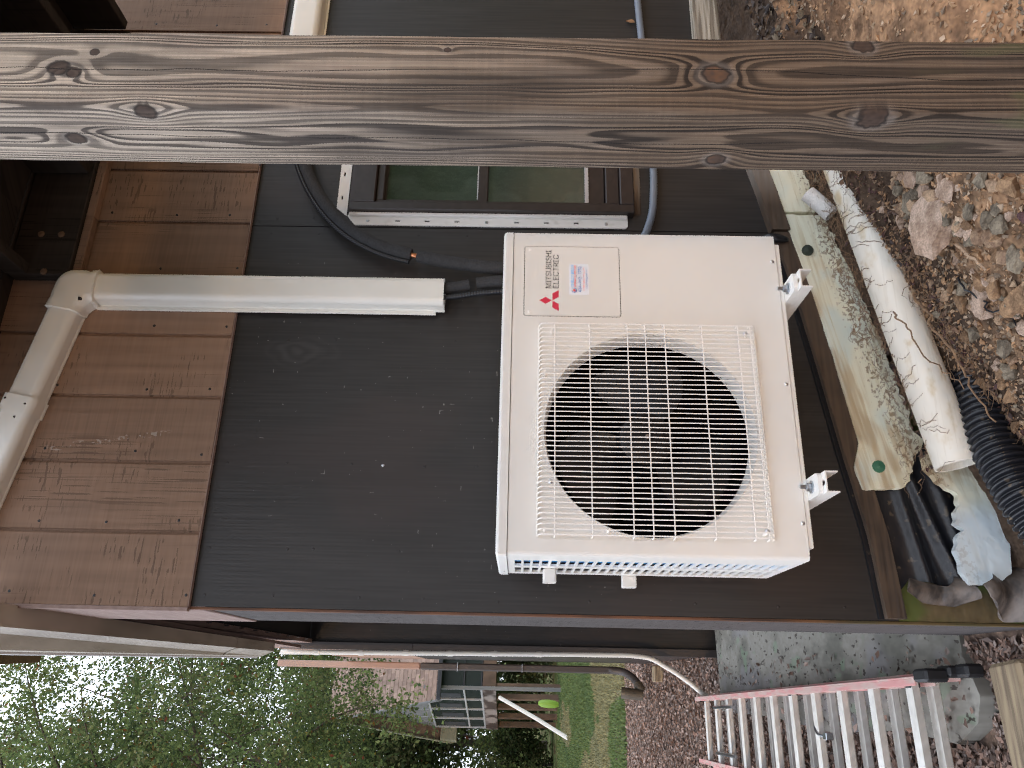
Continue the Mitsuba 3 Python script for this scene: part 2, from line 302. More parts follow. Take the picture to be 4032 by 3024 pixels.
scene['m_sheet_back'] = pri(lambda p, n, uv: mix((.15, .122, .104), (.045, .039, .036), smoothstep(.25, .75, fbm(p.x*24, p.y*24, p.z*40, octaves=4))), 0.5, bump=lambda p, n, uv: vfb(p.x*50, p.z*50+p.y*30)*0.003)
def pvc_col(p, n, uv):
    d = fbm(p.x*22, p.y*30, p.z*30, octaves=4); low = smoothstep(1.15, 1.45, p.x)
    c = mix((.82, .775, .68), (.62, .50, .32), smoothstep(.56, .90, d+low*0.26)); streak = smoothstep(.60, .75, fbm(p.x*6, p.y*160, p.z*160, octaves=2))
    return mix(c, mi.Color3f(.50, .42, .30), streak*0.15)
scene['m_pvc'] = pri(pvc_col, 0.30, spec=0.5)
scene['m_offcut'] = pri(lambda p, n, uv: mi.Color3f(.72, .70, .67)*(0.75+0.4*fbm(p.x*300, p.y*300, p.z*300, octaves=2)), 0.5)
scene['m_corrugated'] = pri(lambda p, n, uv: mix((.012, .013, .017), (.10, .075, .05), smoothstep(.68, .82, fbm(p.x*40, p.y*40, p.z*40, octaves=3))), 0.30)
scene['m_cap_green'] = pri((.05, .17, .105), 0.5); scene['m_cap_dark'] = pri((.035, .045, .035), 0.6)
def soil_col(p, n, uv):
    n1 = fbm(p.x*1.7, p.y*1.7, 2.0, octaves=3); n2 = fbm(p.x*22, p.y*22, p.z*22, octaves=4); n3 = noise(p.x*160, p.y*160, p.z*160)
    soil = mix((.50, .285, .155), (.30, .165, .092), smoothstep(.30, .72, n2))*(0.72+0.55*n3)
    humus = mix((.115, .075, .050), (.048, .034, .026), n2)*(0.6+0.8*n3)
    gravel = mix((.36, .225, .135), (.125, .078, .049), smoothstep(.3, .7, n2))*(0.7+0.6*n3)
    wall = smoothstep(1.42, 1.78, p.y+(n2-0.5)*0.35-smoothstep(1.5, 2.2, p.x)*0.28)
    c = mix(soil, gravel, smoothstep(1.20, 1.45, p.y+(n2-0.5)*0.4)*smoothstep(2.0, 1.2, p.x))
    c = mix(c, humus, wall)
    left = smoothstep(0.30, 0.14, p.x+(n2-0.5)*0.12)
    litter = mix((.20, .135, .10), (.06, .043, .036), smoothstep(.3, .75, n2))*(0.6+0.8*n3)
    c = mix(c, litter, left)
    grass = smoothstep(11.0, 13.0, p.y+(n1-0.5)*3)
    gcol = mix(mix((.12, .155, .055), (.27, .245, .13), smoothstep(.4, .62, n1+smoothstep(20.0, 17.0, p.y)*.25-.1)), (.12, .075, .04), smoothstep(.62, .75, fbm(p.x*3, p.y*1.2, octaves=3)))
    c = mix(c, gcol*(0.7+0.6*n3), grass)
    green = smoothstep(3.0, 4.5, p.x+smoothstep(-1.0, -4.0, p.y)*3)
    return mix(c, mi.Color3f(.05, .085, .030)*(0.5+n2), green)
def soil_bump(p, n, uv): return vfb(p.x*45, p.y*45, 0, 3)*0.016
scene['m_soil'] = pri(soil_col, 0.95, bump=soil_bump, eps=1.5e-3, spec=0.15)
scene['m_vc'] = pri({'type': 'mesh_attribute', 'name': 'vertex_color'}, 0.8, spec=0.2)
scene['m_leaf'] = tw({'type': 'principled', 'base_color': {'type': 'mesh_attribute', 'name': 'vertex_color'}, 'roughness': 0.55, 'specular': 0.3})
scene['m_foliage'] = {'type': 'principledthin', 'base_color': {'type': 'mesh_attribute', 'name': 'vertex_color'}, 'roughness': 0.5, 'diff_trans': 0.9, 'spec_trans': 0.0, 'eta': 1.35}
scene['m_bark'] = pri(lambda p, n, uv: mix((.11, .09, .07), (.045, .036, .03), fbm(p.x*20, p.y*20, p.z*5, octaves=3)), 0.9)
def conc_col(p, n, uv):
    a = fbm(p.x*6, p.y*4, octaves=4); b = fbm(p.x*60, p.y*30, octaves=3)
    c = mix((.285, .27, .235), (.165, .16, .135), smoothstep(.35, .7, a))*(0.8+0.4*b)
    c = mix(c, mi.Color3f(.26, .25, .26), smoothstep(.55, .7, fbm(p.x*5+3, p.y*3, 5.0, octaves=3))*0.6)
    c = mix(c, mi.Color3f(.21, .30, .20), smoothstep(.69, .75, fbm(p.x*11, p.y*8, 7.0, octaves=3))*0.5)
    spots = smoothstep(.68, .76, fbm(p.x*55, p.y*28, 3.0, octaves=3))
    return mix(c, mi.Color3f(.045, .035, .028), spots*0.85)
scene['m_concrete'] = pri(conc_col, 0.75, bump=lambda p, n, uv: vns(p.x*110, p.y*110)*0.0015)
def rock_mat(light, dark, seed):
    return pri(lambda p, n, uv: mix(light, dark, smoothstep(.3, .7, vfb(p.x*30+p.z*30, p.y*30+p.z*40, int(seed), 3)))*(0.75+0.5*vns(p.x*300+p.z*200, p.y*300+p.z*150)), 0.9,
               bump=lambda p, n, uv: vfb(p.x*120+p.z*80, p.y*120+p.z*90)*0.004, spec=0.2)
scene['m_rock_tan'] = rock_mat((.42, .29, .19), (.23, .15, .10), 1.0)
scene['m_rock_grey'] = rock_mat((.275, .228, .168), (.125, .102, .076), 5.0)
scene['m_rock_ochre'] = rock_mat((.36, .225, .13), (.19, .118, .07), 9.0)
scene['m_rock_pink'] = rock_mat((.47, .35, .27), (.29, .20, .145), 3.0)
scene['m_brick'] = rock_mat((.115, .062, .060), (.07, .04, .042), 7.0)
scene['m_root'] = pri(lambda p, n, uv: mix((.30, .185, .105), (.13, .08, .05), noise(p.x*90, p.y*90, p.z*90)), 0.85)
scene['m_twig'] = pri(lambda p, n, uv: mix((.50, .36, .24), (.22, .14, .09), fbm(p.x*120, p.y*120, p.z*60, octaves=2)), 0.8)
scene['m_gutter'] = pri(lambda p, n, uv: mix((.46, .41, .345), (.33, .285, .235), smoothstep(.4, .7, fbm(p.x*5, p.y*3, p.z*9, octaves=3))), 0.42)
scene['m_gutter_light'] = pri((.72, .72, .74), 0.4)
scene['m_pinkwood'] = pri(lambda p, n, uv: mix((.33, .235, .205), (.20, .135, .115), fbm(p.x*50, p.y*12, p.z*60, octaves=3)), 0.7)
scene['m_soffit'] = pri((.022, .021, .022), 0.8)
scene['m_tan_pipe'] = pri((.37, .235, .175), 0.45); scene['m_dark_pipe'] = pri((.062, .052, .048), 0.45)
scene['m_hose'] = pri((.68, .66, .60), 0.4)
scene['m_bronze'] = pri((.09, .075, .055), 0.4)
scene['m_fibreglass'] = pri(lambda p, n, uv: mix((.62, .30, .28), (.55, .40, .355), smoothstep(.3, .65, vfb(p.x*60+p.z*40, p.y*14, 0, 3))), 0.6)
def rung_bump(p, n, uv): return dr.sin(uv.x*2*np.pi)*0.0012
scene['m_rung'] = pri(lambda p, n, uv: mix((.76, .75, .71), (.58, .56, .51), vfb(p.x*40+p.z*30, p.y*40)), 0.40, metal=0.35)
scene['m_rubber'] = pri((.014, .014, .016), 0.5)
def timber_col(p, n, uv):
    g = fbm(p.x*5, p.y*70, p.z*70, octaves=3)
    return mix((.34, .26, .165), (.155, .115, .075), smoothstep(.3, .75, g))
scene['m_timber'] = pri(timber_col, 0.8, bump=lambda p, n, uv: vns(p.x*9, (p.y+p.z)*130)*0.0018)
# the neighbour's house
def shingle_col(p, n, uv):
    row = dr.floor(p.z/0.14); c = cell_rand(row, dr.floor((p.x*0.956+p.y*0.293)/0.24+row*0.37))
    return mix((.37, .26, .205), (.22, .15, .12), c)*(0.8+0.35*noise(p.x*9, p.y*9, p.z*9))
scene['m_shingle'] = pri(shingle_col, 0.9)
scene['m_gable'] = pri((.20, .20, .20), 0.7); scene['m_olive'] = pri((.25, .25, .18), 0.7)
scene['m_white_trim'] = pri((.42, .43, .44), 0.5); scene['m_dark_trim'] = pri((.03, .03, .035), 0.5)
scene['m_screen'] = pri((.016, .024, .020), 0.45, spec=0.3)
scene['m_curtain'] = pri((.05, .055, .06), 0.8)
scene['m_deck_wood'] = pri(lambda p, n, uv: mix((.19, .125, .085), (.075, .05, .038), fbm(p.x*6, p.y*6, p.z*3, octaves=3)), 0.8)
scene['m_rim_wood'] = pri(lambda p, n, uv: mix((.30, .26, .24), (.07, .05, .042), smoothstep(.35, .65, fbm(p.x*3, p.y*3, p.z*3, octaves=2))), 0.8)
scene['m_lime'] = pri((.26, .44, .06), 0.45)
scene['m_nail'] = pri((.020, .017, .017), 0.5); scene['m_rust'] = pri((.12, .075, .045), 0.8)

# ------------------------------------------------------------------ ground
GX = [-60, -1, 0.02, .17, .30, .50, .70, 1.0, 1.3, 1.5, 2.2, 3.2, 6, 60]
GZ = [.0, .0, .0, .06, .175, .235, .30, .415, .50, .555, .70, .85, 1.1, 1.4]
def sstep(a, b, x): t = np.clip((x-a)/(b-a), 0, 1); return t*t*(3-2*t)
def ground_h(x, y, fine=True):
    x, y = np.asarray(x, float), np.asarray(y, float)
    h = np.interp(x, GX, GZ)
    trench = sstep(1.95, 1.45, y)*sstep(.35, .75, x)*0.10
    back = sstep(2.5, 3.4, y); h = (h+trench)*(1-back)
    h = h + 3.0*sstep(0, 1, (x*0.6-y-1.5)/7.0)
    h = h + 0.17*sstep(17, 25, y) + 2.5*sstep(34, 70, y)
    if fine:
        near = sstep(9, 5, y)*sstep(-3, -1, y)
        q = np.stack([x, y, x*0], -1)
        h = h + near*sstep(.95, 1.35, x)*np.exp(-((y-1.888)/.030)**2)*(.035+.05*meshkit.fbm(q*14, 3, 21))
        h = h + near*((meshkit.fbm(q*4.5, 3, 3)-0.5)*0.045 + (meshkit.fbm(q*24, 3, 8)-0.5)*0.024*sstep(.12, .3, x))
    return h
def axis(lo, hi, a, b, step, grow=1.18):
    m = list(np.arange(a, b, step)); s = step
    up = [b]
    while up[-1] < hi: s *= grow; up.append(up[-1]+s)
    s = step; dn = [a-step]
    while dn[-1] > lo: s *= grow; dn.append(dn[-1]-s)
    return np.array(dn[::-1]+m+up)
gx, gy = axis(-150, 150, -0.6, 2.6, 0.016), axis(-60, 220, 0.8, 3.0, 0.016)
XX, YY = np.meshgrid(gx, gy, indexing='ij'); ZZ = ground_h(XX, YY)
nx, ny = XX.shape; idx = np.arange(nx*ny).reshape(nx, ny)
gf = np.vstack([np.stack([idx[:-1, :-1].ravel(), idx[1:, :-1].ravel(), idx[1:, 1:].ravel()], 1), np.stack([idx[:-1, :-1].ravel(), idx[1:, 1:].ravel(), idx[:-1, 1:].ravel()], 1)])
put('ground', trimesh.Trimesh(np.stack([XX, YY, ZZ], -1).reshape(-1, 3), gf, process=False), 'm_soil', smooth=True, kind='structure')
gnd = lambda x, y: float(ground_h(np.array([x]), np.array([y]))[0])
# concrete slab beside the wall
sl = Polygon([(.62, 2.70), (.10, 2.68), (-.02, 2.62), (-.10, 2.66), (-.17, 2.80), (-.15, 3.2), (-.20, 3.9), (-.17, 4.8), (-.18, 5.95), (.62, 6.02)])
slm = trimesh.creation.extrude_polygon(sl.buffer(-.012).buffer(.012), 0.16, engine='earcut'); slm.apply_translation([0, 0, -0.105])
put('concrete_slab', slm, 'm_concrete', kind='structure')

# ------------------------------------------------------------------ house
W = 2.2
house = thing('house', 'dark brown plywood and board sided house wall carrying the white heat pump', 'house')
# lower wall, with an opening for the window; its foot slopes down to the left
foot = [(.165, .47), (.394, .49), (.62, .53), (1.135, .60), (1.40, .66), (1.65, .72), (1.9, .79), (3.6, .90)]
WX0, WX1, WZ0, WZ1 = 1.430, 2.10, 1.165, 2.083
def wall_piece(x0, x1, z1):
    xs = sorted({x0, x1, *[x for x, z in foot if x0 < x < x1]})
    fz = lambda x: float(np.interp(x, [a for a, b in foot], [b for a, b in foot]))
    return Polygon([(x, fz(x)) for x in xs]+[(x1, z1), (x0, z1)])
p1 = wall_piece(.168, 1.3785, 2.47); p2 = wall_piece(1.3815, 3.6, 2.47).difference(sbox(WX0, WZ0, WX1, WZ1))
put('plywood_panel', plate_xz(p1, W, 0.016), 'm_plywood', house, label='dark brown plywood sheet behind the heat pump')
put('plywood_panel', plate_xz(p2, W, 0.016), 'm_plywood', house, label='dark brown plywood sheet round the window')
put('wall_sheathing', plate_xz(wall_piece(.17, 3.6, 3.6).difference(sbox(WX0, WZ0, WX1, WZ1)), W+.017, 0.05), 'm_black', house)
put('foundation_panel', bx(.168, 3.6, W+.002, W+.05, -.35, .62, 0), 'm_moss_wood', house)
# upper siding: vertical rough sawn boards, lapped with a groove
BW = 0.2025
for i in range(13):
    x0 = .165+i*BW; g0, g1 = (0 if i == 0 else .0045), .0045
    prof = Polygon([(x0+g0, W-.015), (x0+BW-g1-.004, W-.015), (x0+BW-g1, W-.012), (x0+BW-g1, W-.006), (x0+BW+.006, W-.006), (x0+BW+.006, W-.001), (x0+g0+.008, W-.001), (x0+g0, W-.009)])
    m = trimesh.creation.extrude_polygon(prof, 1.20, engine='earcut'); m.apply_translation([0, 0, 2.405+rnd.uniform(-.0015, .0015)])
    put('siding_board', m, 'm_siding', house)
put('drip_edge', bx(.166, 2.80, W-.0158, W-.001, 2.4012, 2.4036, .001), 'm_pinkwood', house)
# nails of both walls
nails = [(x, W, z) for x in (.972,) for z in (2.375, 2.24, 2.09, 1.905, 1.72)]+[(.575, W, z) for z in (2.36, 2.18, 2.0, 1.785, 1.62)]+[(.33, W, z) for z in (2.38, 2.16, 2.08, 1.85)]
nails += [(.20, W, z) for z in (2.37, 2.17, 1.94, 1.76, 1.55, 1.3, 1.02, .8, .62)]+[(1.355, W, z) for z in (2.34, 2.18, 1.86, 1.7)]+[(1.41, W, z) for z in (2.33, 2.2)]
for i in range(11):
    for z in (2.44, 2.66, 2.89): nails.append((.165+i*BW+.03+rnd.uniform(-.006, .006), W-.015, z+rnd.uniform(-.03, .03)))
put('nail_heads', cat([disc_bump(x+rnd.uniform(-.004, .004), y, z+rnd.uniform(-.01, .01), .0042, .0012, 8) for x, y, z in nails]), 'm_nail', house, kind='stuff')
# left end of this wall: a shallow side face, dark and rough below, lighter above
put('corner_edge', cat([bx(.160, .167, W-.001, W+.022, -.3, 2.402, .001)]), 'm_edge_wood', house, label='reddish raw edge of the plywood at the wall corner')
put('side_board', bx(.1625, .19, W+.0225, 2.655, -.3, 2.36, .003), 'm_rough_grey', house, label='grey brown rough board on the side of the wall corner')
put('side_board', bx(.158, .19, W+.0005, 2.655, 2.36, 3.6, .003), 'm_pinkwood', house, label='pale brown board above the corner')
put('corner_lip', bx(.1535, .1645, W-.0165, W-.0005, 2.402, 3.6, .001), 'm_pinkwood', house)
# base board along the foot of the plywood, in two lengths
def polybar(pts, y0, y1, h):
    out = []
    for (xa, za), (xb, zb) in zip(pts[:-1], pts[1:]):
        v = np.array([[x, y, z+d] for (x, z) in ((xa, za), (xb, zb)) for y in (y0, y1) for d in (-h/2, h/2)]); out.append(trimesh.convex.convex_hull(v))
    return cat(out)
put('base_board', polybar([(.172, .487), (.394, .503), (.62, .541), (.90, .583), (1.135, .622), (1.365, .672)], W-.032, W-.001, .052), 'm_trim_wood', house, label='brown weathered base board under the heat pump')
put('base_board', polybar([(1.37, .676), (1.52, .705), (1.72, .752), (1.9, .80)], W-.040, W-.001, .058), 'm_trim_wood', house, label='paler split base board below the window')
put('base_board', bx(1.905, 3.2, W-.044, W-.001, .812, .906, .004), 'm_old_wood', house, label='bleached timber strip right of the post')
put('flashing', polybar([(.172, .517), (.394, .533), (.62, .572), (.90, .614), (1.135, .653), (1.365, .703)], W-.012, W-.001, .018), 'm_tape', house)
# the lower end of a tar tongue over the base board
put('tar_tongue', tube(smooth_path([(1.345, W-.03, .735), (1.335, W-.043, .70), (1.33, W-.04, .66)], 10), [.006, .010, .013, .014, .014, .014, .013, .012, .010, .006], 8), 'm_tape', house, smooth=True)
# deck ledger that the wall carries on the right is part of the deck, below
# wing further back: wall facing us, soffit, fascia
put('wing_wall', bx(.20, 2.2, 6.2, 6.25, -.1, 3.10, .002), 'm_plywood', house, label='dark wall of the wing beyond the corner')
put('wing_wall', bx(.198, .24, 6.252, 9.7, -.1, 2.56, .002), 'm_window_frame', house, label='dark side wall of the wing')
put('wing_wall', bx(.198, .24, 6.252, 9.7, 2.563, 3.5, .002), 'm_tan_pipe', house, label='pinkish tan upper side wall of the wing')
put('corner_board', bx(.180, .235, 6.17, 6.199, 2.3, 3.3, .002), 'm_dark_pipe', house); put('corner_board', bx(.180, .235, 6.17, 6.199, .0, 2.298, .002), 'm_dark_pipe', house)
put('link_wall', bx(.62, .66, 2.66, 6.19, -.3, 3.2, 0), 'm_plywood', house)
sof = trimesh.convex.convex_hull(np.array([[x, y, z+d] for (x, y, z) in ((.215, 2.66, 3.0), (1.3, 2.66, 3.0), (.25, 6.19, 3.09), (1.3, 6.19, 3.09)) for d in (0, .02)]))
put('soffit', sof, 'm_soffit', house)
put('fascia', cat([beam((.205, 2.66, 3.05), (.238, 6.16, 3.135), .03, .15)]), 'm_pinkwood', house)
put('fascia', trimesh.convex.convex_hull(np.array([[x, y, z] for x in (.170, .188) for (y, z) in ((2.66, 2.90), (2.66, 3.2), (5.6, 2.99), (5.6, 3.2))])), 'm_pinkwood', house)
for i in range(13):
    t = (i+.5)/13; y = 2.75+t*3.3
    put('soffit_nail', tube_between((.212+.03*t, y, 2.972+.085*t), (.215+.03*t, y+.012, 2.955+.085*t), .004, 5), 'm_zinc', house)
put('upper_eave', cat([beam((.16, 6.4, 5.85), (.20, 7.6, 6.05), .3, .22)]), 'm_siding', house)
# ---- window
win = put('window', cat([bx(WX0-.002, WX0+.028, W-.036, W+.06, WZ0-.02, WZ1, .003), bx(WX0+.0285, WX1-.03, W-.036, W+.06, WZ1-.085, WZ1, .003), bx(WX0+.0285, WX1-.03, W-.036, W+.06, WZ0-.02, WZ0+.025, .003), bx(WX1-.0295, WX1+.002, W-.036, W+.06, WZ0-.02, WZ1, .003),
    bx(WX0+.0285, WX0+.044, W-.020, W+.06, WZ0+.0255, WZ1-.0855, .002), bx(WX0+.0445, WX1-.0305, W-.019, W+.06, WZ1-.11, WZ1-.0855, .002), bx(WX0+.0445, WX1-.0305, W-.015, W+.05, WZ0+.0255, WZ0+.07, .003)]),
    'm_window_frame', house, label='dark brown sash window half hidden by the post')
S0, S1 = WX0+.046, WX1-.032
put('upper_sash', cat([bx(S0, S0+.016, W+.002, W+.03, 1.66, WZ1-.112, .002), bx(S1-.016, S1, W+.002, W+.03, 1.66, WZ1-.112, .002), bx(S0+.0165, S1-.0165, W+.002, W+.03, 2.012, WZ1-.112, .002), bx(S0, S1, W-.006, W+.03, 1.628, 1.6595, .002)]), 'm_window_frame', win)
put('lower_sash', cat([bx(S0, S0+.010, W+.012, W+.04, WZ0+.072, 1.627, .002), bx(S1-.010, S1, W+.012, W+.04, WZ0+.072, 1.627, .002), bx(S0+.0105, S1-.0105, W+.010, W+.04, WZ0+.072, 1.300, .002)]), 'm_window_frame', win)
put('meeting_strip', bx(S0+.0165, S1-.0165, W-.002, W+.004, 1.6605, 1.664, 0), 'm_window_edge', win); put('sill_strip', bx(S0+.0105, S1-.0105, W+.003, W+.0095, 1.290, 1.303, .001), 'm_window_edge', win)
put('pane', bx(S0+.0165, S1-.0165, W+.014, W+.0142, 1.665, 2.011, 0), 'm_pane', win)
put('pane', bx(S0+.0105, S1-.0105, W+.024, W+.0242, 1.301, 1.627, 0), 'm_pane', win)
put('room_lining', cat([bx(WX0-.1, WX1+.1, W+.35, W+.37, WZ0-.2, WZ1+.2, 0), bx(WX0-.1, WX1+.1, W+.068, W+.349, WZ0-.22, WZ0-.201, 0), bx(WX0-.1, WX1+.1, W+.068, W+.349, WZ1+.201, WZ1+.22, 0), bx(WX0-.12, WX0-.101, W+.068, W+.349, WZ0-.2, WZ1+.2, 0), bx(WX1+.101, WX1+.12, W+.068, W+.349, WZ0-.2, WZ1+.2, 0)]), 'm_room_reflection', win)
fl = []
vs = [(1.386, 2.082), (1.386, 1.172), (1.393, 1.164)]
left_fl = Polygon([(1.386, 1.172), (1.394, 1.164), (1.4285, 1.164), (1.4285, 2.083), (1.42, 2.09), (1.386, 2.062)])
top_fl = Polygon([(1.42, 2.092), (1.45, 2.128), (2.12, 2.128), (2.12, 2.0905)])
for z in np.linspace(1.235, 2.02, 9): left_fl = left_fl.difference(sbox(1.400, z-.008, 1.406, z+.008) if round((z-1.235)/.098) % 4 else Point(1.401, z).buffer(.0045))
for x in np.linspace(1.49, 2.05, 7): top_fl = top_fl.difference(sbox(x-.008, 2.110, x+.008, 2.116))
put('nailing_flange', plate_xz(left_fl, W-.0055, .0045), 'm_flange', win, label='white perforated flange left of the window'); put('nailing_flange', plate_xz(top_fl, W-.0055, .0045), 'm_flange', win, label='white flange above the window')
put('flange_lip', bx(1.4165, 1.4280, W-.020, W-.006, 1.166, 2.082, .003), 'm_flange', win)
put('raw_stud', bx(1.44, 2.08, W-.004, W+.03, 1.118, WZ0-.021, .003), 'm_trim_wood', win)
for z in (1.235, 1.628, 2.02): put('flange_screw', disc_bump(1.401, W-.0055, z, .0058, .0025), 'm_zinc', win)

# ------------------------------------------------------------------ deck overhead and its post
deck = thing('deck', 'dark timber deck overhead in the top left corner above the wall', 'deck')
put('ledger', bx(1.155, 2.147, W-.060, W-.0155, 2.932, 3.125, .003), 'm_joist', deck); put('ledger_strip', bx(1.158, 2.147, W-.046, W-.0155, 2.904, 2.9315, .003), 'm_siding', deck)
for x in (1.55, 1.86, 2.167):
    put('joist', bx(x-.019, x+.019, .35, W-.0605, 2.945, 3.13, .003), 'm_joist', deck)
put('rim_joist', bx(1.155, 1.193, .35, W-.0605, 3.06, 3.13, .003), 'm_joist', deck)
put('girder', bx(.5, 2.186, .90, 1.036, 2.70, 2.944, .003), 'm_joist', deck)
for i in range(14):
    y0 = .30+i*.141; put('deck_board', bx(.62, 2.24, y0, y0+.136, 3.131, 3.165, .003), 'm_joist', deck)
for x, z in ((1.30, 2.985), (1.30, 3.05), (1.165, 3.01), (1.70, 2.99), (1.70, 3.06)): put('ledger_bolt', disc_bump(x, W-.060, z, .011, .006), 'm_rust', deck)
# post: rounded corners, slightly bowed edges
zs = np.linspace(-.25, 2.69, 120); ang = np.linspace(0, 2*np.pi, 41)[:-1]
def post_ring(z):
    out = []; r = .011
    for (cx, cy, a0) in ((.902-r, 1.038-r, 0), (.762+r, 1.038-r, 90), (.762+r, .898+r, 180), (.902-r, .898+r, 270)):
        for a in np.radians(np.linspace(a0, a0+90, 6)): out.append((cx+r*math.cos(a), cy+r*math.sin(a)))
    out = np.array(out); d = (meshkit.fbm(np.c_[out*6, np.full(len(out), z*5)], 2, 4)-.5)*.0045
    c = np.array([.832, .968]); return np.c_[out+(out-c)/np.linalg.norm(out-c, axis=1, keepdims=True)*d[:, None], np.full(len(out), z)]
rings = np.vstack([post_ring(z) for z in zs]); n = 24; k = np.arange(n); k2 = (k+1) % n
pf = np.vstack([np.vstack([np.stack([i*n+k, i*n+k2, (i+1)*n+k2], 1), np.stack([i*n+k, (i+1)*n+k2, (i+1)*n+k], 1)]) for i in range(len(zs)-1)])
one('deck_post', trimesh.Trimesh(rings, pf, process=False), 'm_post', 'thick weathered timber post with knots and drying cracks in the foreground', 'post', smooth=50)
# ------------------------------------------------------------------ heat pump
ac = thing('heat_pump', 'ivory outdoor heat pump unit with round fan behind a wire guard', 'heat pump')
X0, X1, Y0, Y1, Z0, Z1 = .262, 1.103, 1.774, 2.104, .847, 1.529
FC = (.561, 1.1925)
front = rrect(X0+.010, X1-.004, Z0, Z1, .003)
sq = rrect(.299, .830, .924, 1.463, .012); circ = Point(*FC).buffer(.2550, quad_segs=24); panel = rrect(.8595, 1.063, 1.2535, 1.5015, .006)
corner = np.array([[X0+.010-.010*math.sin(a), Y0+.010-.010*math.cos(a)] for a in np.linspace(0, np.pi/2, 7)])
cm = trimesh.creation.extrude_polygon(Polygon(list(map(tuple, corner))+[(X0+.002, Y0+.0105), (X0+.010, Y0+.002)]), Z1-Z0, engine='earcut'); cm.apply_translation([0, 0, Z0])
casing = cat([plate_xz(front.difference(sq).difference(panel), Y0, .0025), plate_xz(sq.difference(circ), Y0+.006, .0025), plate_xz(sq.difference(sq.buffer(-.004)), Y0+.0026, .0034),
              bx(X1-.0035, X1, Y0+.0005, Y1, Z0, Z1, .001), bx(X0+.01, X1-.004, Y1-.003, Y1, Z0, Z1, 0), bx(X0+.011, X1-.004, Y0+.009, Y1-.004, Z0+.001, Z0+.004, 0), cm])
put('casing', casing, 'm_paint', ac, smooth=25)
# lid
lp = rrect(X0-.004, X1+.002, Y0-.003, Y1+.004, .008); rings = []
for off, z in ((0, 1.5305), (0, 1.549), (-.003, 1.554), (-.008, 1.556)):
    pts = np.array(lp.buffer(off, join_style=1).exterior.coords)[:-1]
    rings.append((off, z))
lid = []
for (o0, z0), (o1, z1) in zip(rings[:-1], rings[1:]):
    a = np.array(rrect(X0-.004-o0, X1+.002+o0, Y0-.003-o0, Y1+.004+o0, .008).exterior.coords)[:-1]; b = np.array(rrect(X0-.004-o1, X1+.002+o1, Y0-.003-o1, Y1+.004+o1, .008).exterior.coords)[:-1]
    lid.append(trimesh.convex.convex_hull(np.vstack([np.c_[a, np.full(len(a), z0)], np.c_[b, np.full(len(b), z1)]])))
put('lid', cat(lid[:1]+[lid[1], lid[2]]), 'm_paint', ac, smooth=20)
put('base_rail', cat([bx(.290, 1.081, Y0+.004, Y1-.02, .8335, .8465, .002)]), 'm_paint', ac)
# left side grille with the blue coil behind it
g = sbox(Y0+.0105, Z0, Y1-.0035, Z1)
holes = []
for r in range(30):
    zc = 1.512-r*.0218
    for (a, b) in ((1.858, 1.952), (1.985, 2.072)): holes.append(sbox(a, zc-.0155, b, zc))
put('side_grille', plate_yz(g.difference(unary_union(holes)), X0, .006), 'm_paint', ac)
put('coil', cat([bx(X0+.012, X0+.04, 1.84, 1.97, Z0+.01, Z1-.005, 0)]), 'm_blue_fin', ac); put('coil_rear', bx(X0+.013, X0+.041, 1.9705, 2.095, Z0+.01, Z1-.005, 0), 'm_black', ac)
# fan, shroud, cavity
put('fan_ring', revolve_y([(.2553, Y0+.004), (.2540, Y0+.0075), (.2525, Y0+.012), (.2505, Y0+.02), (.249, Y0+.035), (.2485, Y0+.060)], *FC, 72), 'm_paint', ac, smooth=True)
put('cavity', cat([bx(.31, .85, 2.02, 2.03, Z0+.006, Z1-.006, 0), bx(.84, .846, Y0+.012, 2.0195, Z0+.006, Z1-.006, 0), bx(.306, .3095, Y0+.012, 2.0195, Z0+.006, Z1-.006, 0), bx(.31, .8395, Y0+.012, 2.0195, Z1-.006, Z1-.003, 0), bx(.31, .8395, Y0+.012, 2.0195, Z0+.0045, Z0+.0055, 0),
                   plate_xz(sbox(.31, Z0+.007, .839, Z1-.007).difference(Point(*FC).buffer(.2487, quad_segs=24)), Y0+.05, .003)]), 'm_black', ac)
fan = put('fan', revolve_y([(.0005, 1.832), (.05, 1.834), (.066, 1.84), (.072, 1.855), (.074, 1.93), (.0005, 1.931)], *FC, 40), 'm_fan', ac, smooth=40)
put('hub_bolt', revolve_y([(.0003, 1.820), (.006, 1.820), (.0075, 1.823), (.0075, 1.8315)], *FC, 12), 'm_screw', fan, smooth=30)
for b in range(3):
    a0 = 1.9+b*2*np.pi/3; gr = []
    for i, rr in enumerate(np.linspace(.070, .226, 12)):
        for j, s in enumerate(np.linspace(0, 1, 12)):
            sweep = .28*(rr-.07)/.156; wd = 1.05+.25*math.sin((rr-.07)/.156*np.pi)
            a = a0+sweep+(s-.5)*wd; gr.append([FC[0]+rr*math.cos(a), 1.90+(s-.5)*.075*(1-.35*(rr-.07)/.156)-.012*math.sin(s*np.pi), FC[1]+rr*math.sin(a)])
    gr = np.array(gr); id_ = np.arange(144).reshape(12, 12)
    fq = np.stack([id_[:-1, :-1].ravel(), id_[1:, :-1].ravel(), id_[1:, 1:].ravel(), id_[:-1, 1:].ravel()], 1)
    fq = np.vstack([fq[:, [0, 1, 2]], fq[:, [0, 2, 3]]])
    put('fan_blade', trimesh.Trimesh(np.vstack([gr, gr+[0, .003, 0]]), np.vstack([fq, fq[:, ::-1]+144]), process=False), 'm_fan', fan, smooth=True)
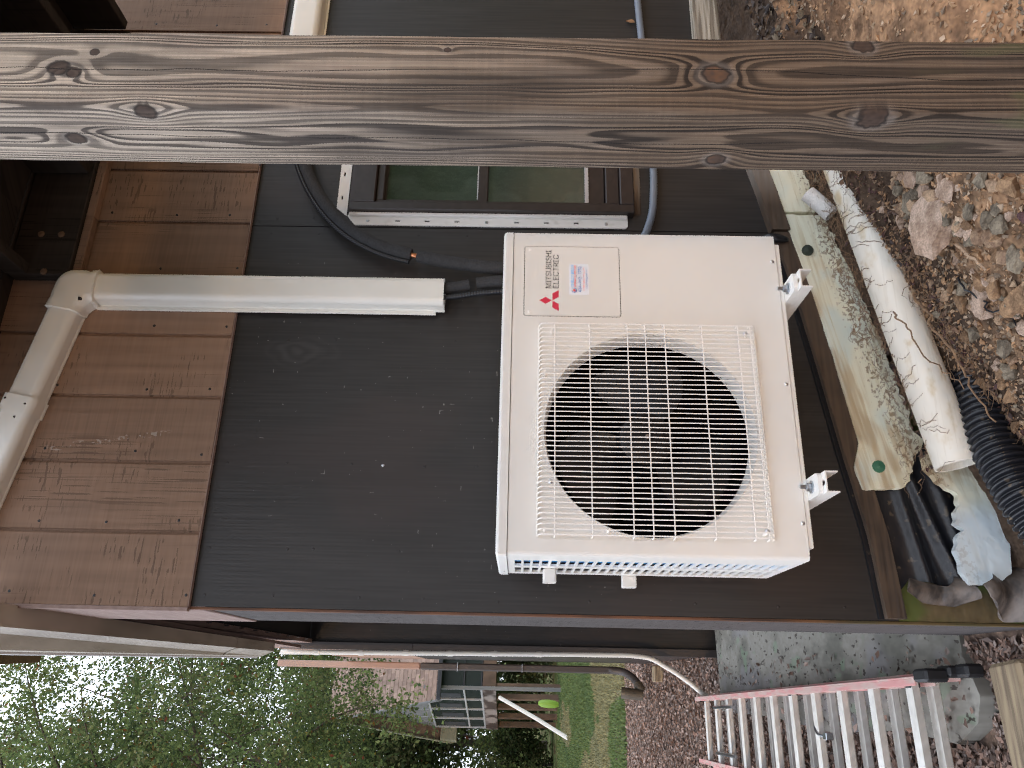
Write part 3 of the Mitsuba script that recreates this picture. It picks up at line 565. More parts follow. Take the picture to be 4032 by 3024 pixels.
# wire guard: every wire its own piece
gk = numbered(ac+'__fan_guard')
for x, z in ((.318, 1.445), (.318, .945), (.813, .945), (.813, 1.43), (.318, 1.30), (.70, 1.447)): put('standoff', tube_between((x, Y0-.028, z), (x, Y0+.004, z), .003, 8), 'm_paint_wire', gk)
GYF = Y0-.027
for i in range(44):
    x = .3055+i*.5225/43; bend = .0
    put('wire', tube([(x, Y0-.004, 1.4605), (x, GYF+.008, 1.4585), (x, GYF, 1.4525), (x, GYF, 1.2), (x, GYF, .9355), (x, GYF+.008, .9285), (x, Y0-.004, .9265)], .0015, 6), 'm_paint_wire', gk)
for z in (1.4225, 1.337, 1.2435, 1.1995, 1.1515, 1.0595, .9705, .9405):
    put('wire', tube([(.302, Y0-.003, z), (.3025, GYF+.006, z), (.308, GYF+.0026, z), (.56, GYF+.0026, z), (.826, GYF+.0026, z), (.8315, GYF+.006, z), (.832, Y0-.003, z)], .0017, 6), 'm_paint_wire', gk)
for z in (1.4620, .9245): put('wire', tube_between((.304, Y0-.006, z), (.83, Y0-.006, z), .0016, 6), 'm_paint_wire', gk)
for x, z in ((.322, .944), (.809, .952), (.427, 1.432)): put('guard_screw', disc_bump(x, GYF+.004, z, .006, .004, 12), 'm_screw', gk, smooth=40)
# access panel, lettering, sticker
ap = put('access_panel', cat([plate_xz(panel.buffer(-.0022), Y0-.001, .003)]), 'm_paint', ac)
put('panel_gap', plate_xz(panel.buffer(.0003), Y0+.0022, .001), 'm_dust', ap)
for x, z in ((1.051, 1.486), (.871, 1.487)): put('panel_screw', disc_bump(x, Y0-.001, z, .0042, .002, 12), 'm_paint_wire', ap, smooth=40)
EY = Y0-.0011
dia = [[(.904, 1.461), (.9140, 1.4455), (.904, 1.430), (.894, 1.4455)], [(.9045, 1.428), (.9240, 1.428), (.9335, 1.412), (.9140, 1.412)], [(.9035, 1.428), (.8840, 1.428), (.8745, 1.412), (.8940, 1.412)]]
put('red_emblem', plate_xz(unary_union([Polygon(d) for d in dia]), EY-.0004, .0004), 'm_red', ap, label='emblem of three red diamonds')
put('lettering', cat([text_plate('MITSUBISHI', .0150, .939, 1.4308, .1115, EY), text_plate('ELECTRIC', .0150, .939, 1.4118, .0975, EY)]), 'm_ink', ap, label='black maker lettering in two lines')
stk = put('sticker', plate_xz(rrect(.9215, 1.0105, 1.3345, 1.3855, .003), EY-.0005, .0005), 'm_sticker', ap, label='small white service sticker with a phone number')
SY = EY-.0006
put('sticker_title', text_plate('CHILLY BILLY', .0068, .9435, 1.3735, .064, SY, .0003, True), 'm_slblue', stk)
put('sticker_band', cat([text_plate('MECHANICAL SERVICES', .0042, .943, 1.3678, .063, SY, .0003, True)]), 'm_sred', stk)
put('sticker_rule', plate_xz(sbox(.9255, 1.3648, 1.0075, 1.3656), SY-.0003, .0003), 'm_ink', stk)
put('sticker_phone', text_plate('434-962-7732', .0078, .9290, 1.3535, .0745, SY, .0003, True), 'm_sblue', stk)
put('sticker_site', text_plate('ChillyBillyMechanical.com', .0034, .9335, 1.3458, .066, SY, .0003), 'm_sred', stk); put('sticker_mail', text_plate('chillybilly9@gmail.com', .0034, .9365, 1.3385, .060, SY, .0003), 'm_sblue', stk)
put('sticker_ring', plate_xz(Point(.934, 1.3725).buffer(.0068).difference(Point(.9345, 1.3735).buffer(.0052)), SY-.0003, .0003), 'm_sblue', stk); put('sticker_flame', plate_xz(Polygon([(.931, 1.3690), (.9368, 1.3690), (.9372, 1.3725), (.9345, 1.3775), (.9312, 1.3730)]), SY-.0003, .0003), 'm_sred', stk)
for x, z in ((1.026, .858), (.686, .857), (.346, .855)): put('screw', disc_bump(x, Y0, z, .0050, .003, 12), 'm_screw', ac, smooth=40)
put('screw', frame_to(disc_bump(0, 0, 0, .0035, .002, 10), [X0-.004, 2.03, 1.541], [0, 1, 0], [1, 0, 0], [0, 0, 1]), 'm_screw', ac)
# sensor holder and clip on the left rear edge
put('sensor_holder', cat([bx(X0-.034, X0-.0005, 1.985, 1.990, 1.411, 1.438, .001), bx(X0-.034, X0-.0005, 2.02, 2.025, 1.411, 1.438, .001), bx(X0-.034, X0-.0005, 1.9905, 2.0195, 1.4375, 1.441, .001), bx(X0-.034, X0-.0005, 1.9905, 2.0195, 1.408, 1.4115, .001), bx(X0-.012, X0-.001, 1.9905, 2.0195, 1.412, 1.437, 0)]), 'm_paint', ac)
put('rear_clip', cat([bx(X0-.03, X0+.03, Y1+.001, Y1+.028, 1.19, 1.228, .002)]), 'm_paint', ac)
for fx in (.425, .936):
    put('foot', slab_xy(rrect(fx-.0255, fx+.0255, 1.710, 1.90, .012), .8235, .8335), 'm_paint', ac)
    by = 1.750
    nut = trimesh.creation.cylinder(radius=.010, height=.009, sections=6); nut.apply_translation([fx, by, .8415]); ws = trimesh.creation.cylinder(radius=.0145, height=.003, sections=24); ws.apply_translation([fx, by, .8350]); st = trimesh.creation.cylinder(radius=.0048, height=.016, sections=12); st.apply_translation([fx, by, .852])
    put('foot_bolt', cat([nut, ws, st]), 'm_zinc', ac)
    br = thing('mounting_bracket', 'ivory steel bracket arm under the %s foot of the heat pump' % ('left' if fx < .6 else 'right'), 'bracket')
    w_, t_ = .0245, .003
    slot = rrect(fx-.006, fx+.006, 1.698, 1.722, .0055)
    top = trimesh.creation.extrude_polygon(Polygon([(fx-w_, 1.692), (fx+w_, 1.692), (fx+w_, 2.165), (fx-w_, 2.165)]).difference(slot), t_, engine='earcut'); top.apply_translation([0, 0, .820])
    put('arm', cat([top, bx(fx-w_, fx-w_+t_, 1.692, 2.165, .794, .8198, 0), bx(fx+w_-t_, fx+w_, 1.692, 2.165, .794, .8198, 0)]), 'm_paint', br)
    put('upright', bx(fx-w_, fx+w_, 2.1655, 2.196, .70, 1.25, .002), 'm_paint', br)

# ------------------------------------------------------------------ line set covers, hoses, conduit
def cover_profile(w, d, r=.022, lip=.006):
    """half rounded trunking section in (s, t): s across, t away from the wall"""
    p = [(-w/2, 0), (-w/2, lip), (-w/2+.003, lip+.001)]
    for a in np.linspace(0, np.pi/2, 6): p.append((-w/2+.003+r-r*math.cos(a), d-r+r*math.sin(a)))
    q = [(-x, y) for x, y in p[::-1]]; return p+q
def trunk(path, w, d, wallY=W-.001, cap=True):
    """trunking swept along a path of (x, z) in the wall's plane"""
    path = np.array(path, float); tan = np.gradient(path, axis=0); tan /= np.linalg.norm(tan, axis=1, keepdims=True)
    pr = np.array(cover_profile(w, d)); n = len(pr); v = []
    for p, t in zip(path, tan):
        s = np.array([t[1], -t[0]]); v.append(np.c_[p[0]+pr[:, 0]*s[0], wallY-pr[:, 1], p[1]+pr[:, 0]*s[1]])
    v = np.vstack(v); f = []
    for i in range(len(path)-1):
        k = np.arange(n); k2 = (k+1) % n
        f += [np.stack([i*n+k, i*n+k2, (i+1)*n+k2], 1), np.stack([i*n+k, (i+1)*n+k2, (i+1)*n+k], 1)]
    return trimesh.Trimesh(v, np.vstack(f), process=False)
YC = W-.016
duct = thing('line_set_cover', 'white plastic line cover dropping down the wall from an elbow', 'line cover')
DX = 1.116
put('vertical_channel', trunk([(DX, z) for z in np.linspace(1.748, 2.84, 4)], .100, .058, YC), 'm_duct', duct, smooth=25)
put('back_plate', cat([bx(DX-.061, DX-.050, YC-.006, YC+.0005, 1.775, 2.84, .001), bx(DX-.0495, DX+.05, YC-.003, YC+.0005, 1.752, 2.84, 0)]), 'm_duct', duct)
d2 = np.array([-math.cos(math.radians(10.5)), math.sin(math.radians(10.5))])
EC = np.array([1.116, 2.905])
a0 = EC+np.array([0, -.075]); b0 = EC+d2*.085
legs = unary_union([LineString([tuple(a0), tuple(EC)]).buffer(.055, cap_style=2, join_style=2), LineString([tuple(EC), tuple(b0)]).buffer(.055, cap_style=2, join_style=2), Point(*EC).buffer(.055)])
tri_ = Polygon([tuple(EC+[-.055, -.075]), tuple(EC+d2*.085+np.array([-d2[1], d2[0]])*-.055), tuple(EC)]); legs = legs.union(legs.buffer(.04).buffer(-.04))
legs = legs.buffer(-.048).buffer(.048, quad_segs=8).union(LineString([tuple(a0), tuple(a0+(EC-a0)*.3)]).buffer(.055, cap_style=2)).union(LineString([tuple(b0), tuple(b0-d2*.03)]).buffer(.055, cap_style=2)).buffer(.002).buffer(-.002)
rim_ = LineString(list(legs.exterior.coords)); ends_ = unary_union([LineString([tuple(a0+[-.06, 0]), tuple(a0+[.06, 0])]), LineString([tuple(b0+np.array([-d2[1], d2[0]])*.06), tuple(b0-np.array([-d2[1], d2[0]])*.06)])])
rim_ = rim_.difference(ends_.buffer(.004))
def elb_y(x, z):
    q = min(rim_.distance(Point(x, z)), .026); return YC-(.040+math.sqrt(max(0, .026**2-(.026-q)**2)))
put('elbow', sheet(list(legs.exterior.coords), elb_y, .039, .006), 'm_duct', duct, smooth=45, label='smooth white elbow of the line cover')
put('elbow_dimple', tube_between((1.062, YC-.066, 2.865), (1.064, YC-.060, 2.862), .006, 8), 'm_nail', duct)
put('sloped_channel', trunk([EC+d2*t for t in np.linspace(.08, .85, 4)], .100, .058, YC), 'm_duct', duct, smooth=25)
cp = put('coupling', trunk([EC+d2*t for t in np.linspace(.375, .425, 3)], .112, .064, YC), 'm_duct', duct, smooth=25)
put('coupling_holes', cat([disc_bump(EC[0]+d2[0]*t+s*d2[1], YC-.0585-(.0055 if t < .43 else 0), EC[1]+d2[1]*t-s*d2[0], .0035, .0007, 8) for t, s in ((.398, -.03), (.44, -.012), (.392, .035))]), 'm_nail', cp)
duct2 = thing('line_set_cover', 'short run of white line cover beyond the post at the top edge', 'line cover')
put('horizontal_channel', trunk([(x, 2.309) for x in np.linspace(1.93, 3.2, 4)], .112, .060, W), 'm_duct', duct2, smooth=25)
put('back_plate', bx(1.93, 3.2, W-.006, W-.0005, 2.244, 2.2525, .001), 'm_duct', duct2)
LY = 2.150
pa = smooth_path([(1.175, 2.15, 1.05), (1.203, LY, 1.30), (1.204, LY, 1.45), (1.206, LY, 1.563), (1.219, LY, 1.695), (1.243, LY, 1.828), (1.268, LY, 1.93), (1.335, LY, 2.057), (1.453, LY, 2.168), (1.60, LY, 2.243), (1.78, LY, 2.288), (2.05, LY, 2.303)], 90)
ins = thing('insulated_line', 'thick black foam insulated line curving up right from the heat pump past the window', 'pipe')
cut = [0, 33, 39, 52, 76, 89]
cuts = [(0, 31), (31, 39), (39, 40), (40, 47), (47, 70), (70, 89)]
for a, b in cuts:
    if (a, b) == (39, 40): put('bare_copper', tube(pa[39:42], .008, 10), 'm_copper', ins, smooth=True); continue
    seg = pa[a:b+1]; r = .0195+.0015*np.array(meshkit.noise(np.c_[np.arange(len(seg))*.5, np.zeros(len(seg)), np.full(len(seg), a)])); r[0] *= .93; r[-1] *= .93
    put('foam_sleeve', tube(seg, r, 16), 'm_foam_tube', ins, smooth=40)
cab = pa[40:]+0; tn = np.gradient(cab, axis=0); tn /= np.linalg.norm(tn, axis=1, keepdims=True); off = np.c_[-tn[:, 2], np.zeros(len(tn)), tn[:, 0]]
def ribbed(path, r, pitch, amp, nn=10):
    L = np.r_[0, np.cumsum(np.linalg.norm(np.diff(path, axis=0), axis=1))]; m = int(L[-1]/pitch*4); s = np.linspace(0, L[-1], m)
    q = np.stack([np.interp(s, L, path[:, i]) for i in range(3)], 1); return tube(q, r+amp*np.cos(np.arange(m)*np.pi/2), nn)
put('control_cable', ribbed(cab+off*.0255, .0075, .009, .0011), 'm_cable', ins, smooth=True)
tie = [pa[74]+.024*(math.cos(a)*off[34]+math.sin(a)*np.array([0, 1, 0]))+off[34]*.004 for a in np.linspace(0, 2*np.pi, 17)]
put('cable_tie', tube(tie, .0025, 6), 'm_tape', ins)
put('tape_wrap', tube(pa[78:90]+off[38:50]*.010, .0285, 14), 'm_tape', ins, smooth=True)
pb = smooth_path([(1.158, 2.13, 1.20), (1.160, 2.14, 1.50), (1.156, 2.15, 1.62), (1.140, 2.157, 1.72), (1.128, 2.16, 1.85)], 30)
ins2 = thing('insulated_line', 'short black insulated line entering the bottom of the white line cover', 'pipe')
put('foam_sleeve', tube(pb[:21], .0185, 16), 'm_foam_tube', ins2, smooth=40); put('foam_sleeve', tube(pb[21:], .0175, 16), 'm_foam_tube', ins2, smooth=40)
put('control_cable', ribbed(smooth_path([(1.12, 2.13, 1.20), (1.124, 2.14, 1.50), (1.118, 2.145, 1.62), (1.102, 2.15, 1.74), (1.10, 2.16, 1.83)], 30), .0075, .009, .0011), 'm_cable', ins2, smooth=True)
pc = smooth_path([(1.10, 2.03, 1.22), (1.19, 2.09, 1.215), (1.29, 2.16, 1.155), (1.355, 2.172, 1.111), (1.466, 2.174, 1.082), (1.60, 2.175, 1.075), (1.9, 2.176, 1.083), (2.193, 2.176, 1.094), (2.347, 2.176, 1.10), (2.9, 2.176, 1.11)], 80)
one('electrical_conduit', tube(pc, .0125, 14), 'm_conduit', 'grey blue flexible conduit leaving the right side of the heat pump below the window', 'conduit', smooth=True)

# ------------------------------------------------------------------ foundation coverings
def jag(pts, amp, seed):
    r = random.Random(seed); return [(x+r.uniform(-amp, amp), z+r.uniform(-amp, amp)) for x, z in pts]
tb = lambda x: float(np.interp(x, [.172, .394, .62, .90, 1.135, 1.365, 1.52, 1.9, 2.6], [.461, .477, .515, .557, .596, .646, .676, .772, .80]))
def bottom(x0, x1, step, base, amp, seed):
    r = random.Random(seed); return [(x, base(x)+r.uniform(-amp, amp)) for x in np.arange(x0, x1, step)]
fb = lambda x: float(np.interp(x, [.60, .74, 1.0, 1.26, 1.54, 2.3], [.372, .375, .42, .485, .565, .66]))
f1 = [(.520, .533), (.582, .549)]+[(x, tb(x)+.004) for x in np.arange(.66, 1.42, .04)]+[(1.432, .655), (1.426, .60), (1.424, .545)]+bottom(.69, 1.42, .012, fb, .009, 3)[::-1]+[(.668, .345), (.640, .355), (.624, .368), (.615, .385), (.60, .381), (.585, .392), (.574, .386), (.562, .402), (.548, .400), (.541, .411), (.526, .419)]
one('insulation_board', sheet(f1, lambda x, z: W-.036-(.60-z)*.06, .024, .012, .004, 1, .0035), 'm_foam', 'long stained pale foam board along the foot of the wall under the heat pump', 'insulation board', smooth=35)
f0 = [(1.440, .662), (1.50, tb(1.5)+.004), (1.7, tb(1.7)), (2.05, tb(2.05)), (2.05, .62)]+bottom(1.46, 2.0, .014, fb, .010, 5)[::-1]+[(1.436, .56), (1.442, .61)]
one('insulation_board', sheet(f0, lambda x, z: W-.034-(.65-z)*.06, .024, .012, .004, 2, .003), 'm_foam', 'shorter stained foam board between the crack and the post', 'insulation board', smooth=35)
f2 = [(.612, .372), (.572, .370), (.55, .352), (.536, .347), (.527, .331), (.514, .322), (.508, .305), (.496, .297), (.480, .304), (.467, .299), (.45, .315), (.43, .312), (.42, .322), (.410, .307), (.402, .297), (.393, .312), (.381, .322), (.365, .321), (.346, .332), (.32, .322), (.294, .324), (.27, .312), (.255, .314), (.262, .24), (.29, .20), (.365, .19), (.418, .195), (.49, .22), (.571, .245), (.64, .30)]
one('insulation_board', sheet(f2, lambda x, z: W-.085-(.35-z)*.10, .022, .009, .004, 3, .004), 'm_foam', 'clean pale blue torn piece of foam board below the black sheet', 'insulation board', smooth=35)
ms = [(.172, .525), (.30, .535), (.55, .56), (.70, .575), (.70, .34), (.60, .30), (.50, .22), (.30, .18), (.24, .30), (.262, .36), (.278, .432), (.243, .462), (.20, .470), (.185, .462), (.172, .462)]
def ms_y(x, z):
    fold = .014*math.exp(-((z-.405-(x-.4)*.16)/.018)**2)+.020*math.exp(-((z-.345-(x-.4)*.30)/.017)**2)+.010*math.exp(-((z-.29-(x-.4)*.2)/.016)**2)
    return W-.012-fold-max(0, .47-z)*.10
one('plastic_sheet', sheet(ms, ms_y, .002, .006, .003, 4), 'm_sheet', 'black plastic membrane behind the torn end of the foam board', 'plastic sheet', smooth=70)
c1_ = [(.276, .450), (.262, .415), (.255, .355), (.270, .335), (.288, .319), (.255, .298), (.224, .281), (.205, .330), (.212, .417), (.237, .486)]
one('sheet_flap', sheet(c1_, lambda x, z: W-.030-.055*math.sin(max(0, min(1, (x-.2)/.09))*np.pi)*(.6+.8*abs(z-.37)/.1), .003, .006, .012, 6), 'm_sheet_back', 'grey brown curled flap of membrane at the wall corner, upper one', 'plastic sheet', smooth=70)
c2_ = [(.251, .318), (.283, .254), (.318, .203), (.300, .16), (.24, .12), (.165, .10), (.168, .206), (.193, .256), (.218, .304)]
one('sheet_flap', sheet(c2_, lambda x, z: W-.05-.09*math.sin(max(0, min(1, (x-.16)/.16))*np.pi)-.03*math.sin((z-.1)*40), .003, .007, .016, 9), 'm_sheet_back', 'grey brown folded flap of membrane at the bottom of the wall corner, lower one', 'plastic sheet', smooth=70)
one('insulation_washer', cat([revolve_y([(.0003, W-.050), (.006, W-.049), (.011, W-.047), (.0175, W-.0465), (.018, W-.043), (.018, W-.036)], .587, .482, 20)]), 'm_cap_green', 'round green plastic washer near the left end of the foam board', 'washer', smooth=40)
one('insulation_washer', cat([revolve_y([(.0003, W-.046), (.008, W-.045), (.012, W-.0435), (.0175, W-.0435), (.018, W-.040), (.018, W-.032)], 1.294, .601, 20)]), 'm_cap_dark', 'round dark washer on the right part of the foam board', 'washer', smooth=40)
# pipes on the ground
def hollow(pts, r, t, n=28):
    o = tube(pts, r, n, cap=False); i = tube(pts, r-t, n, cap=False); i.invert(); m = len(pts); nv = len(o.vertices)
    k = np.arange(n); k2 = (k+1) % n; f = np.vstack([o.faces, i.faces+nv, np.stack([k, k+nv, k2+nv], 1)[:, ::-1], np.stack([k, k2+nv, k2], 1)[:, ::-1], np.stack([k, k+nv, k2+nv], 1)+[(m-1)*n]*3, np.stack([k, k2+nv, k2], 1)+[(m-1)*n]*3])
    return trimesh.Trimesh(np.vstack([o.vertices, i.vertices]), f, process=False)
pp = [np.array([.537, 1.945, .378])+t*(np.array([1.60, 1.985, .555])-np.array([.537, 1.945, .378])) for t in np.linspace(0, 1, 30)]
one('drain_pipe', hollow(pp, .056, .005), 'm_pvc', 'white plastic drain pipe lying along the foot of the wall', 'pipe', smooth=30)
one('pipe_offcut', hollow([np.array(p) for p in ((1.372, 2.075, .548), (1.41, 2.078, .577), (1.452, 2.082, .610))], .0255, .004, 20), 'm_offcut', 'short pale grey plastic pipe offcut resting on the foam board', 'pipe', smooth=30)
cpth = smooth_path([(.86, 1.98, .27), (.74, 1.93, .305), (.60, 1.885, .318), (.45, 1.84, .305), (.34, 1.81, .275), (.20, 1.77, .20), (.05, 1.72, .10)], 60)
L = np.r_[0, np.cumsum(np.linalg.norm(np.diff(cpth, axis=0), axis=1))]; s = np.linspace(0, L[-1], int(L[-1]/.0185*8)); q = np.stack([np.interp(s, L, cpth[:, i]) for i in range(3)], 1)
one('corrugated_pipe', tube(q, .0535+.0055*np.clip(np.cos(s/.0185*2*np.pi)*1.6, -1, 1), 28), 'm_corrugated', 'black corrugated drain pipe emerging from the soil below the white pipe', 'pipe', smooth=True)
# ------------------------------------------------------------------ stones
def rock_mesh(seed, flat=.62, n=26, elong=1.0):
    r = np.random.default_rng(seed); d = r.normal(size=(n, 3)); d /= np.linalg.norm(d, axis=1, keepdims=True)
    d = np.clip(d, -.78, .78); d *= (0.82+.30*r.random((n, 1)))
    m = trimesh.convex.convex_hull(d*[elong, 1, flat]); m = m.subdivide()
    v = np.array(m.vertices); v *= 1+(meshkit.fbm(v*2.6+seed, 3, seed)[:, None]-.5)*.22; m = trimesh.Trimesh(v, m.faces); return m
def place_rock(x, y, s, seed, sink=.35, rot=0.0, flat=.62, elong=1.0, tilt=0.0):
    m = rock_mesh(seed, flat, elong=elong); m.apply_scale(s)
    m.apply_transform(trimesh.transformations.euler_matrix(tilt, tilt*.6, rot)); h = m.bounds[1][2]
    m.apply_translation([x, y, gnd(x, y)+h*(1-sink*1.4)]); return m
one('boulder', place_rock(1.045, 1.605, .088, 11, .45, .6, .55, 1.0, .15), 'm_rock_pink', 'largest pale pinkish tan rock beside the drain pipe', 'rock')
big = [(.954, 1.456, .036, 'grey'), (.903, 1.368, .034, 'brick'), (.859, 1.638, .052, 'pink'), (.840, 1.560, .046, 'ochre'), (.787, 1.508, .062, 'ochre'), (.784, 1.403, .058, 'grey'), (.778, 1.446, .046, 'tan'), (.852, 1.452, .040, 'grey'),
       (.929, 1.438, .040, 'grey'), (.925, 1.468, .034, 'ochre'), (1.164, 1.704, .050, 'grey'), (.707, 1.392, .060, 'ochre'), (.991, 1.479, .036, 'grey'), (1.089, 1.575, .044, 'tan'), (1.162, 1.649, .038, 'grey'), (1.139, 1.613, .038, 'grey'),
       (.869, 1.452, .030, 'grey'), (.863, 1.346, .038, 'tan'), (.799, 1.377, .036, 'grey'), (.878, 1.483, .034, 'tan'), (.69, 1.46, .045, 'tan'), (.70, 1.57, .040, 'grey'), (.62, 1.47, .042, 'ochre'), (.95, 1.53, .032, 'grey'), (.81, 1.33, .030, 'tan'), (.89, 1.30, .026, 'pink')]
desc = {'grey': 'grey angular stone', 'ochre': 'warm brown stone', 'tan': 'sandy tan stone', 'pink': 'pale pinkish stone', 'brick': 'dark purple brown broken stone'}
ORD = 'nearest second third fourth fifth sixth seventh eighth ninth tenth eleventh twelfth thirteenth fourteenth'.split()
rank = {}
for kind in desc:
    for j, i in enumerate(sorted((i for i in range(len(big)) if big[i][3] == kind), key=lambda i: math.hypot(big[i][0]-1.045, big[i][1]-1.605))): rank[i] = 'nearest' if j == 0 else ORD[j]+' nearest'
for i, (x, y, s_, kind) in enumerate(big):
    one('stone', place_rock(x, y, s_*.62, 30+i, .35, rnd.uniform(0, 6), rnd.uniform(.55, .8), rnd.uniform(1, 1.35), rnd.uniform(-.3, .3)), 'm_brick' if kind == 'brick' else 'm_rock_'+kind,
        desc[kind]+(' of its colour %s to the largest rock' % rank[i] if kind != 'brick' else ' on the orange soil, the only one of its colour'), 'stone', group=None if kind == 'brick' else 'larger stones in the gravel')
protos = [mikit.ply(rock_mesh(200+i, .7, 14, 1.2), 'm_rock_'+('tan', 'grey', 'ochre', 'pink')[i % 4]) for i in range(12)]
cnt = 0; rs = np.random.default_rng(5)
while cnt < 290:
    x = rs.uniform(.35, 1.28); y = rs.uniform(1.25, 1.90)
    dens = .25+.75*math.exp(-((y-1.58+(x-.9)*.02)/.16)**2)
    if rs.random() > dens or y > 1.88: continue
    s_ = .010+.021*rs.random()**2
    i = cnt % 12
    put_k = one('small_stone', dict(protos[i]), None, 'small %s stone scattered over the gravel slope' % (('tan', 'grey', 'brown', 'pinkish')[i % 4]), 'stone', group='small %s stones on the gravel slope' % (('tan', 'grey', 'brown', 'pinkish')[i % 4]),
        to_world=T().translate([x, y, gnd(x, y)+s_*.25]).rotate([0, 0, 1], float(rs.uniform(0, 360))).rotate([1, 0, 0], float(rs.uniform(-40, 40))).scale(s_))
    cnt += 1
# fine gravel and crumbs of soil: nobody could count these
def scatter(n, gen, protos_, seed):
    r = np.random.default_rng(seed); V, Fc, C, at = [], [], [], 0
    for i in range(n):
        x, y, s_, col = gen(r); v, f = protos_[i % len(protos_)]
        a, b = r.uniform(0, 6.28), r.uniform(-.6, .6); M = trimesh.transformations.euler_matrix(b, r.uniform(-.6, .6), a)[:3, :3]
        V.append((v*s_)@M.T+[x, y, gnd_fast(x, y)+s_*.25]); Fc.append(f+at); at += len(v); C.append(np.tile(col, (len(v), 1)))
    return trimesh.Trimesh(np.vstack(V), np.vstack(Fc), process=False), np.vstack(C)
from scipy.interpolate import RegularGridInterpolator
RGI = RegularGridInterpolator((gx, gy), ZZ)
gnd_fast = lambda x, y: float(RGI([[x, y]])[0])
crumb = []
for i in range(6):
    m = trimesh.convex.convex_hull(np.random.default_rng(60+i).normal(size=(9, 3))*[1, .8, .6]); crumb.append((np.array(m.vertices), np.array(m.faces)))
PAL = [(.44, .26, .145), (.38, .23, .13), (.33, .235, .155), (.22, .165, .12), (.48, .32, .20), (.30, .175, .10), (.50, .37, .26)]
def gen_gravel(r):
    while True:
        x, y = r.uniform(.3, 2.5), r.uniform(.95, 1.97)
        if x < 1.25 or r.random() < .22: break
    c = np.array(PAL[r.integers(len(PAL))])*r.uniform(.6, 1.15); return x, y, r.uniform(.0014, .0055), c
gm, gc = scatter(11000, gen_gravel, crumb, 12)
put('gravel', gm, 'm_vc', color=gc); labels['gravel'] = {'label': 'loose gravel and soil crumbs on the slope below the wall', 'category': 'gravel', 'kind': 'stuff'}
# ------------------------------------------------------------------ roots, twigs
RL = []
def squiggle(p, q, n, amp, seed, r0, r1):
    r = np.random.default_rng(seed); t = np.linspace(0, 1, n)[:, None]; pts = np.array(p)+(np.array(q)-np.array(p))*t
    w = np.cumsum(r.normal(size=(n, 3)), axis=0)*amp/math.sqrt(n); w -= w[0]+(w[-1]-w[0])*t; return tube(pts+w, np.linspace(r0, r1, n), 5)
rr_ = np.random.default_rng(77); fine_roots = []
for i in range(620):
    t = rr_.random()**1.3; x = 1.75-1.15*t if rr_.random() < .8 else rr_.uniform(.5, 1.7)
    u = rr_.random()
    if u < .62: y = rr_.uniform(2.00, 2.10); z = .40+(x-.54)*.165+rr_.uniform(-.01, .05)
    else: y = rr_.uniform(1.80, 1.92); z = gnd_fast(x, y)+rr_.uniform(.004, .02)
    l = rr_.uniform(.03, .10); a = rr_.uniform(0, 6.28)
    fine_roots.append(squiggle((x, y, z), (x+l*math.cos(a), y+.45*l*math.sin(a), z+rr_.uniform(-.012, .02)), 8, .018, 1000+i, rr_.uniform(.0006, .0013), .0004))
for i in range(70):
    t = rr_.random(); c = np.array([.537, 1.945, .378])+t*np.array([1.063, .04, .177]); a0_, a1_ = rr_.uniform(.0, .8), rr_.uniform(1.0, 3.0)
    an = np.linspace(a0_, a0_+a1_*.6, 8)+rr_.uniform(0, 1.6); dx = np.cumsum(rr_.normal(size=8))*.006
    fine_roots.append(tube(np.c_[c[0]+dx, c[1]-.0575*np.cos(an), c[2]+dx*.166+.0575*np.sin(an)], rr_.uniform(.0005, .0010), 5))
put('root_tangle', cat(fine_roots), 'm_root'); labels['root_tangle'] = {'label': 'tangle of fine brown roots on and around the white drain pipe', 'category': 'roots', 'kind': 'stuff'}
tw_ = [((1.62, 2.02, .63), (1.33, 2.03, .53), .0032, 'long thin root beside the pipe offcut, running along the top of the drain pipe'), ((1.30, 2.02, .535), (.86, 2.0, .43), .003, 'long root between the foam board and the drain pipe'), ((.98, 1.86, .46), (.56, 1.66, .44), .0036, 'long straight root below the drain pipe, crossing the soil'),
       ((.95, 1.90, .50), (.66, 1.72, .46), .0026, 'thinner root below the drain pipe ending by the corrugated pipe')]
for i, (p, q_, r_, lab) in enumerate(tw_): one('root', squiggle(p, q_, 24, .03, 50+i, r_, r_*.5), 'm_root', lab, 'root')
g_ = lambda x, y, d=.01: (x, y, gnd(x, y)+d)
one('twig', squiggle(g_(.962, 1.57, .02), g_(.872, 1.53, .02), 16, .010, 91, .0048, .0036), 'm_twig', 'pale peeling twig beside the largest rock', 'twig')
one('twig', squiggle(g_(.93, 1.67), g_(.73, 1.56), 20, .02, 92, .0026, .0018), 'm_cable', 'dark thin twig curving through the gravel', 'twig')
# oak leaf and seedling on the orange soil at the top right
def flat_leaf(c, l, w, a, seed, curl=.3, lobes=0):
    r = np.random.default_rng(seed); n = 9; s = np.linspace(0, 1, n); half = w*np.sin(np.pi*s**.8)*(1+(lobes and .45*np.cos(s*np.pi*2*lobes))); V = []
    for si, h in zip(s, half):
        for k_ in (-1, 0, 1): V.append([(si-.5)*l, k_*h, curl*w*(abs(k_)*.8-((si-.5)*2)**2*.8)])
    V = np.array(V); M = trimesh.transformations.euler_matrix(r.uniform(-.3, .3), r.uniform(-.3, .3), a)[:3, :3]; V = V@M.T+np.array(c); f = []
    for i in range(n-1):
        for k_ in range(2): b = i*3+k_; f += [[b, b+1, b+4], [b, b+4, b+3]]
    return trimesh.Trimesh(np.vstack([V, V-[0, 0, .0004]]), np.vstack([np.array(f), np.array(f)[:, ::-1]+len(V)]), process=False)
scene['m_green_leaf'] = pri((.075, .125, .045), 0.5); scene['m_dry_leaf'] = pri((.24, .13, .06), 0.7)
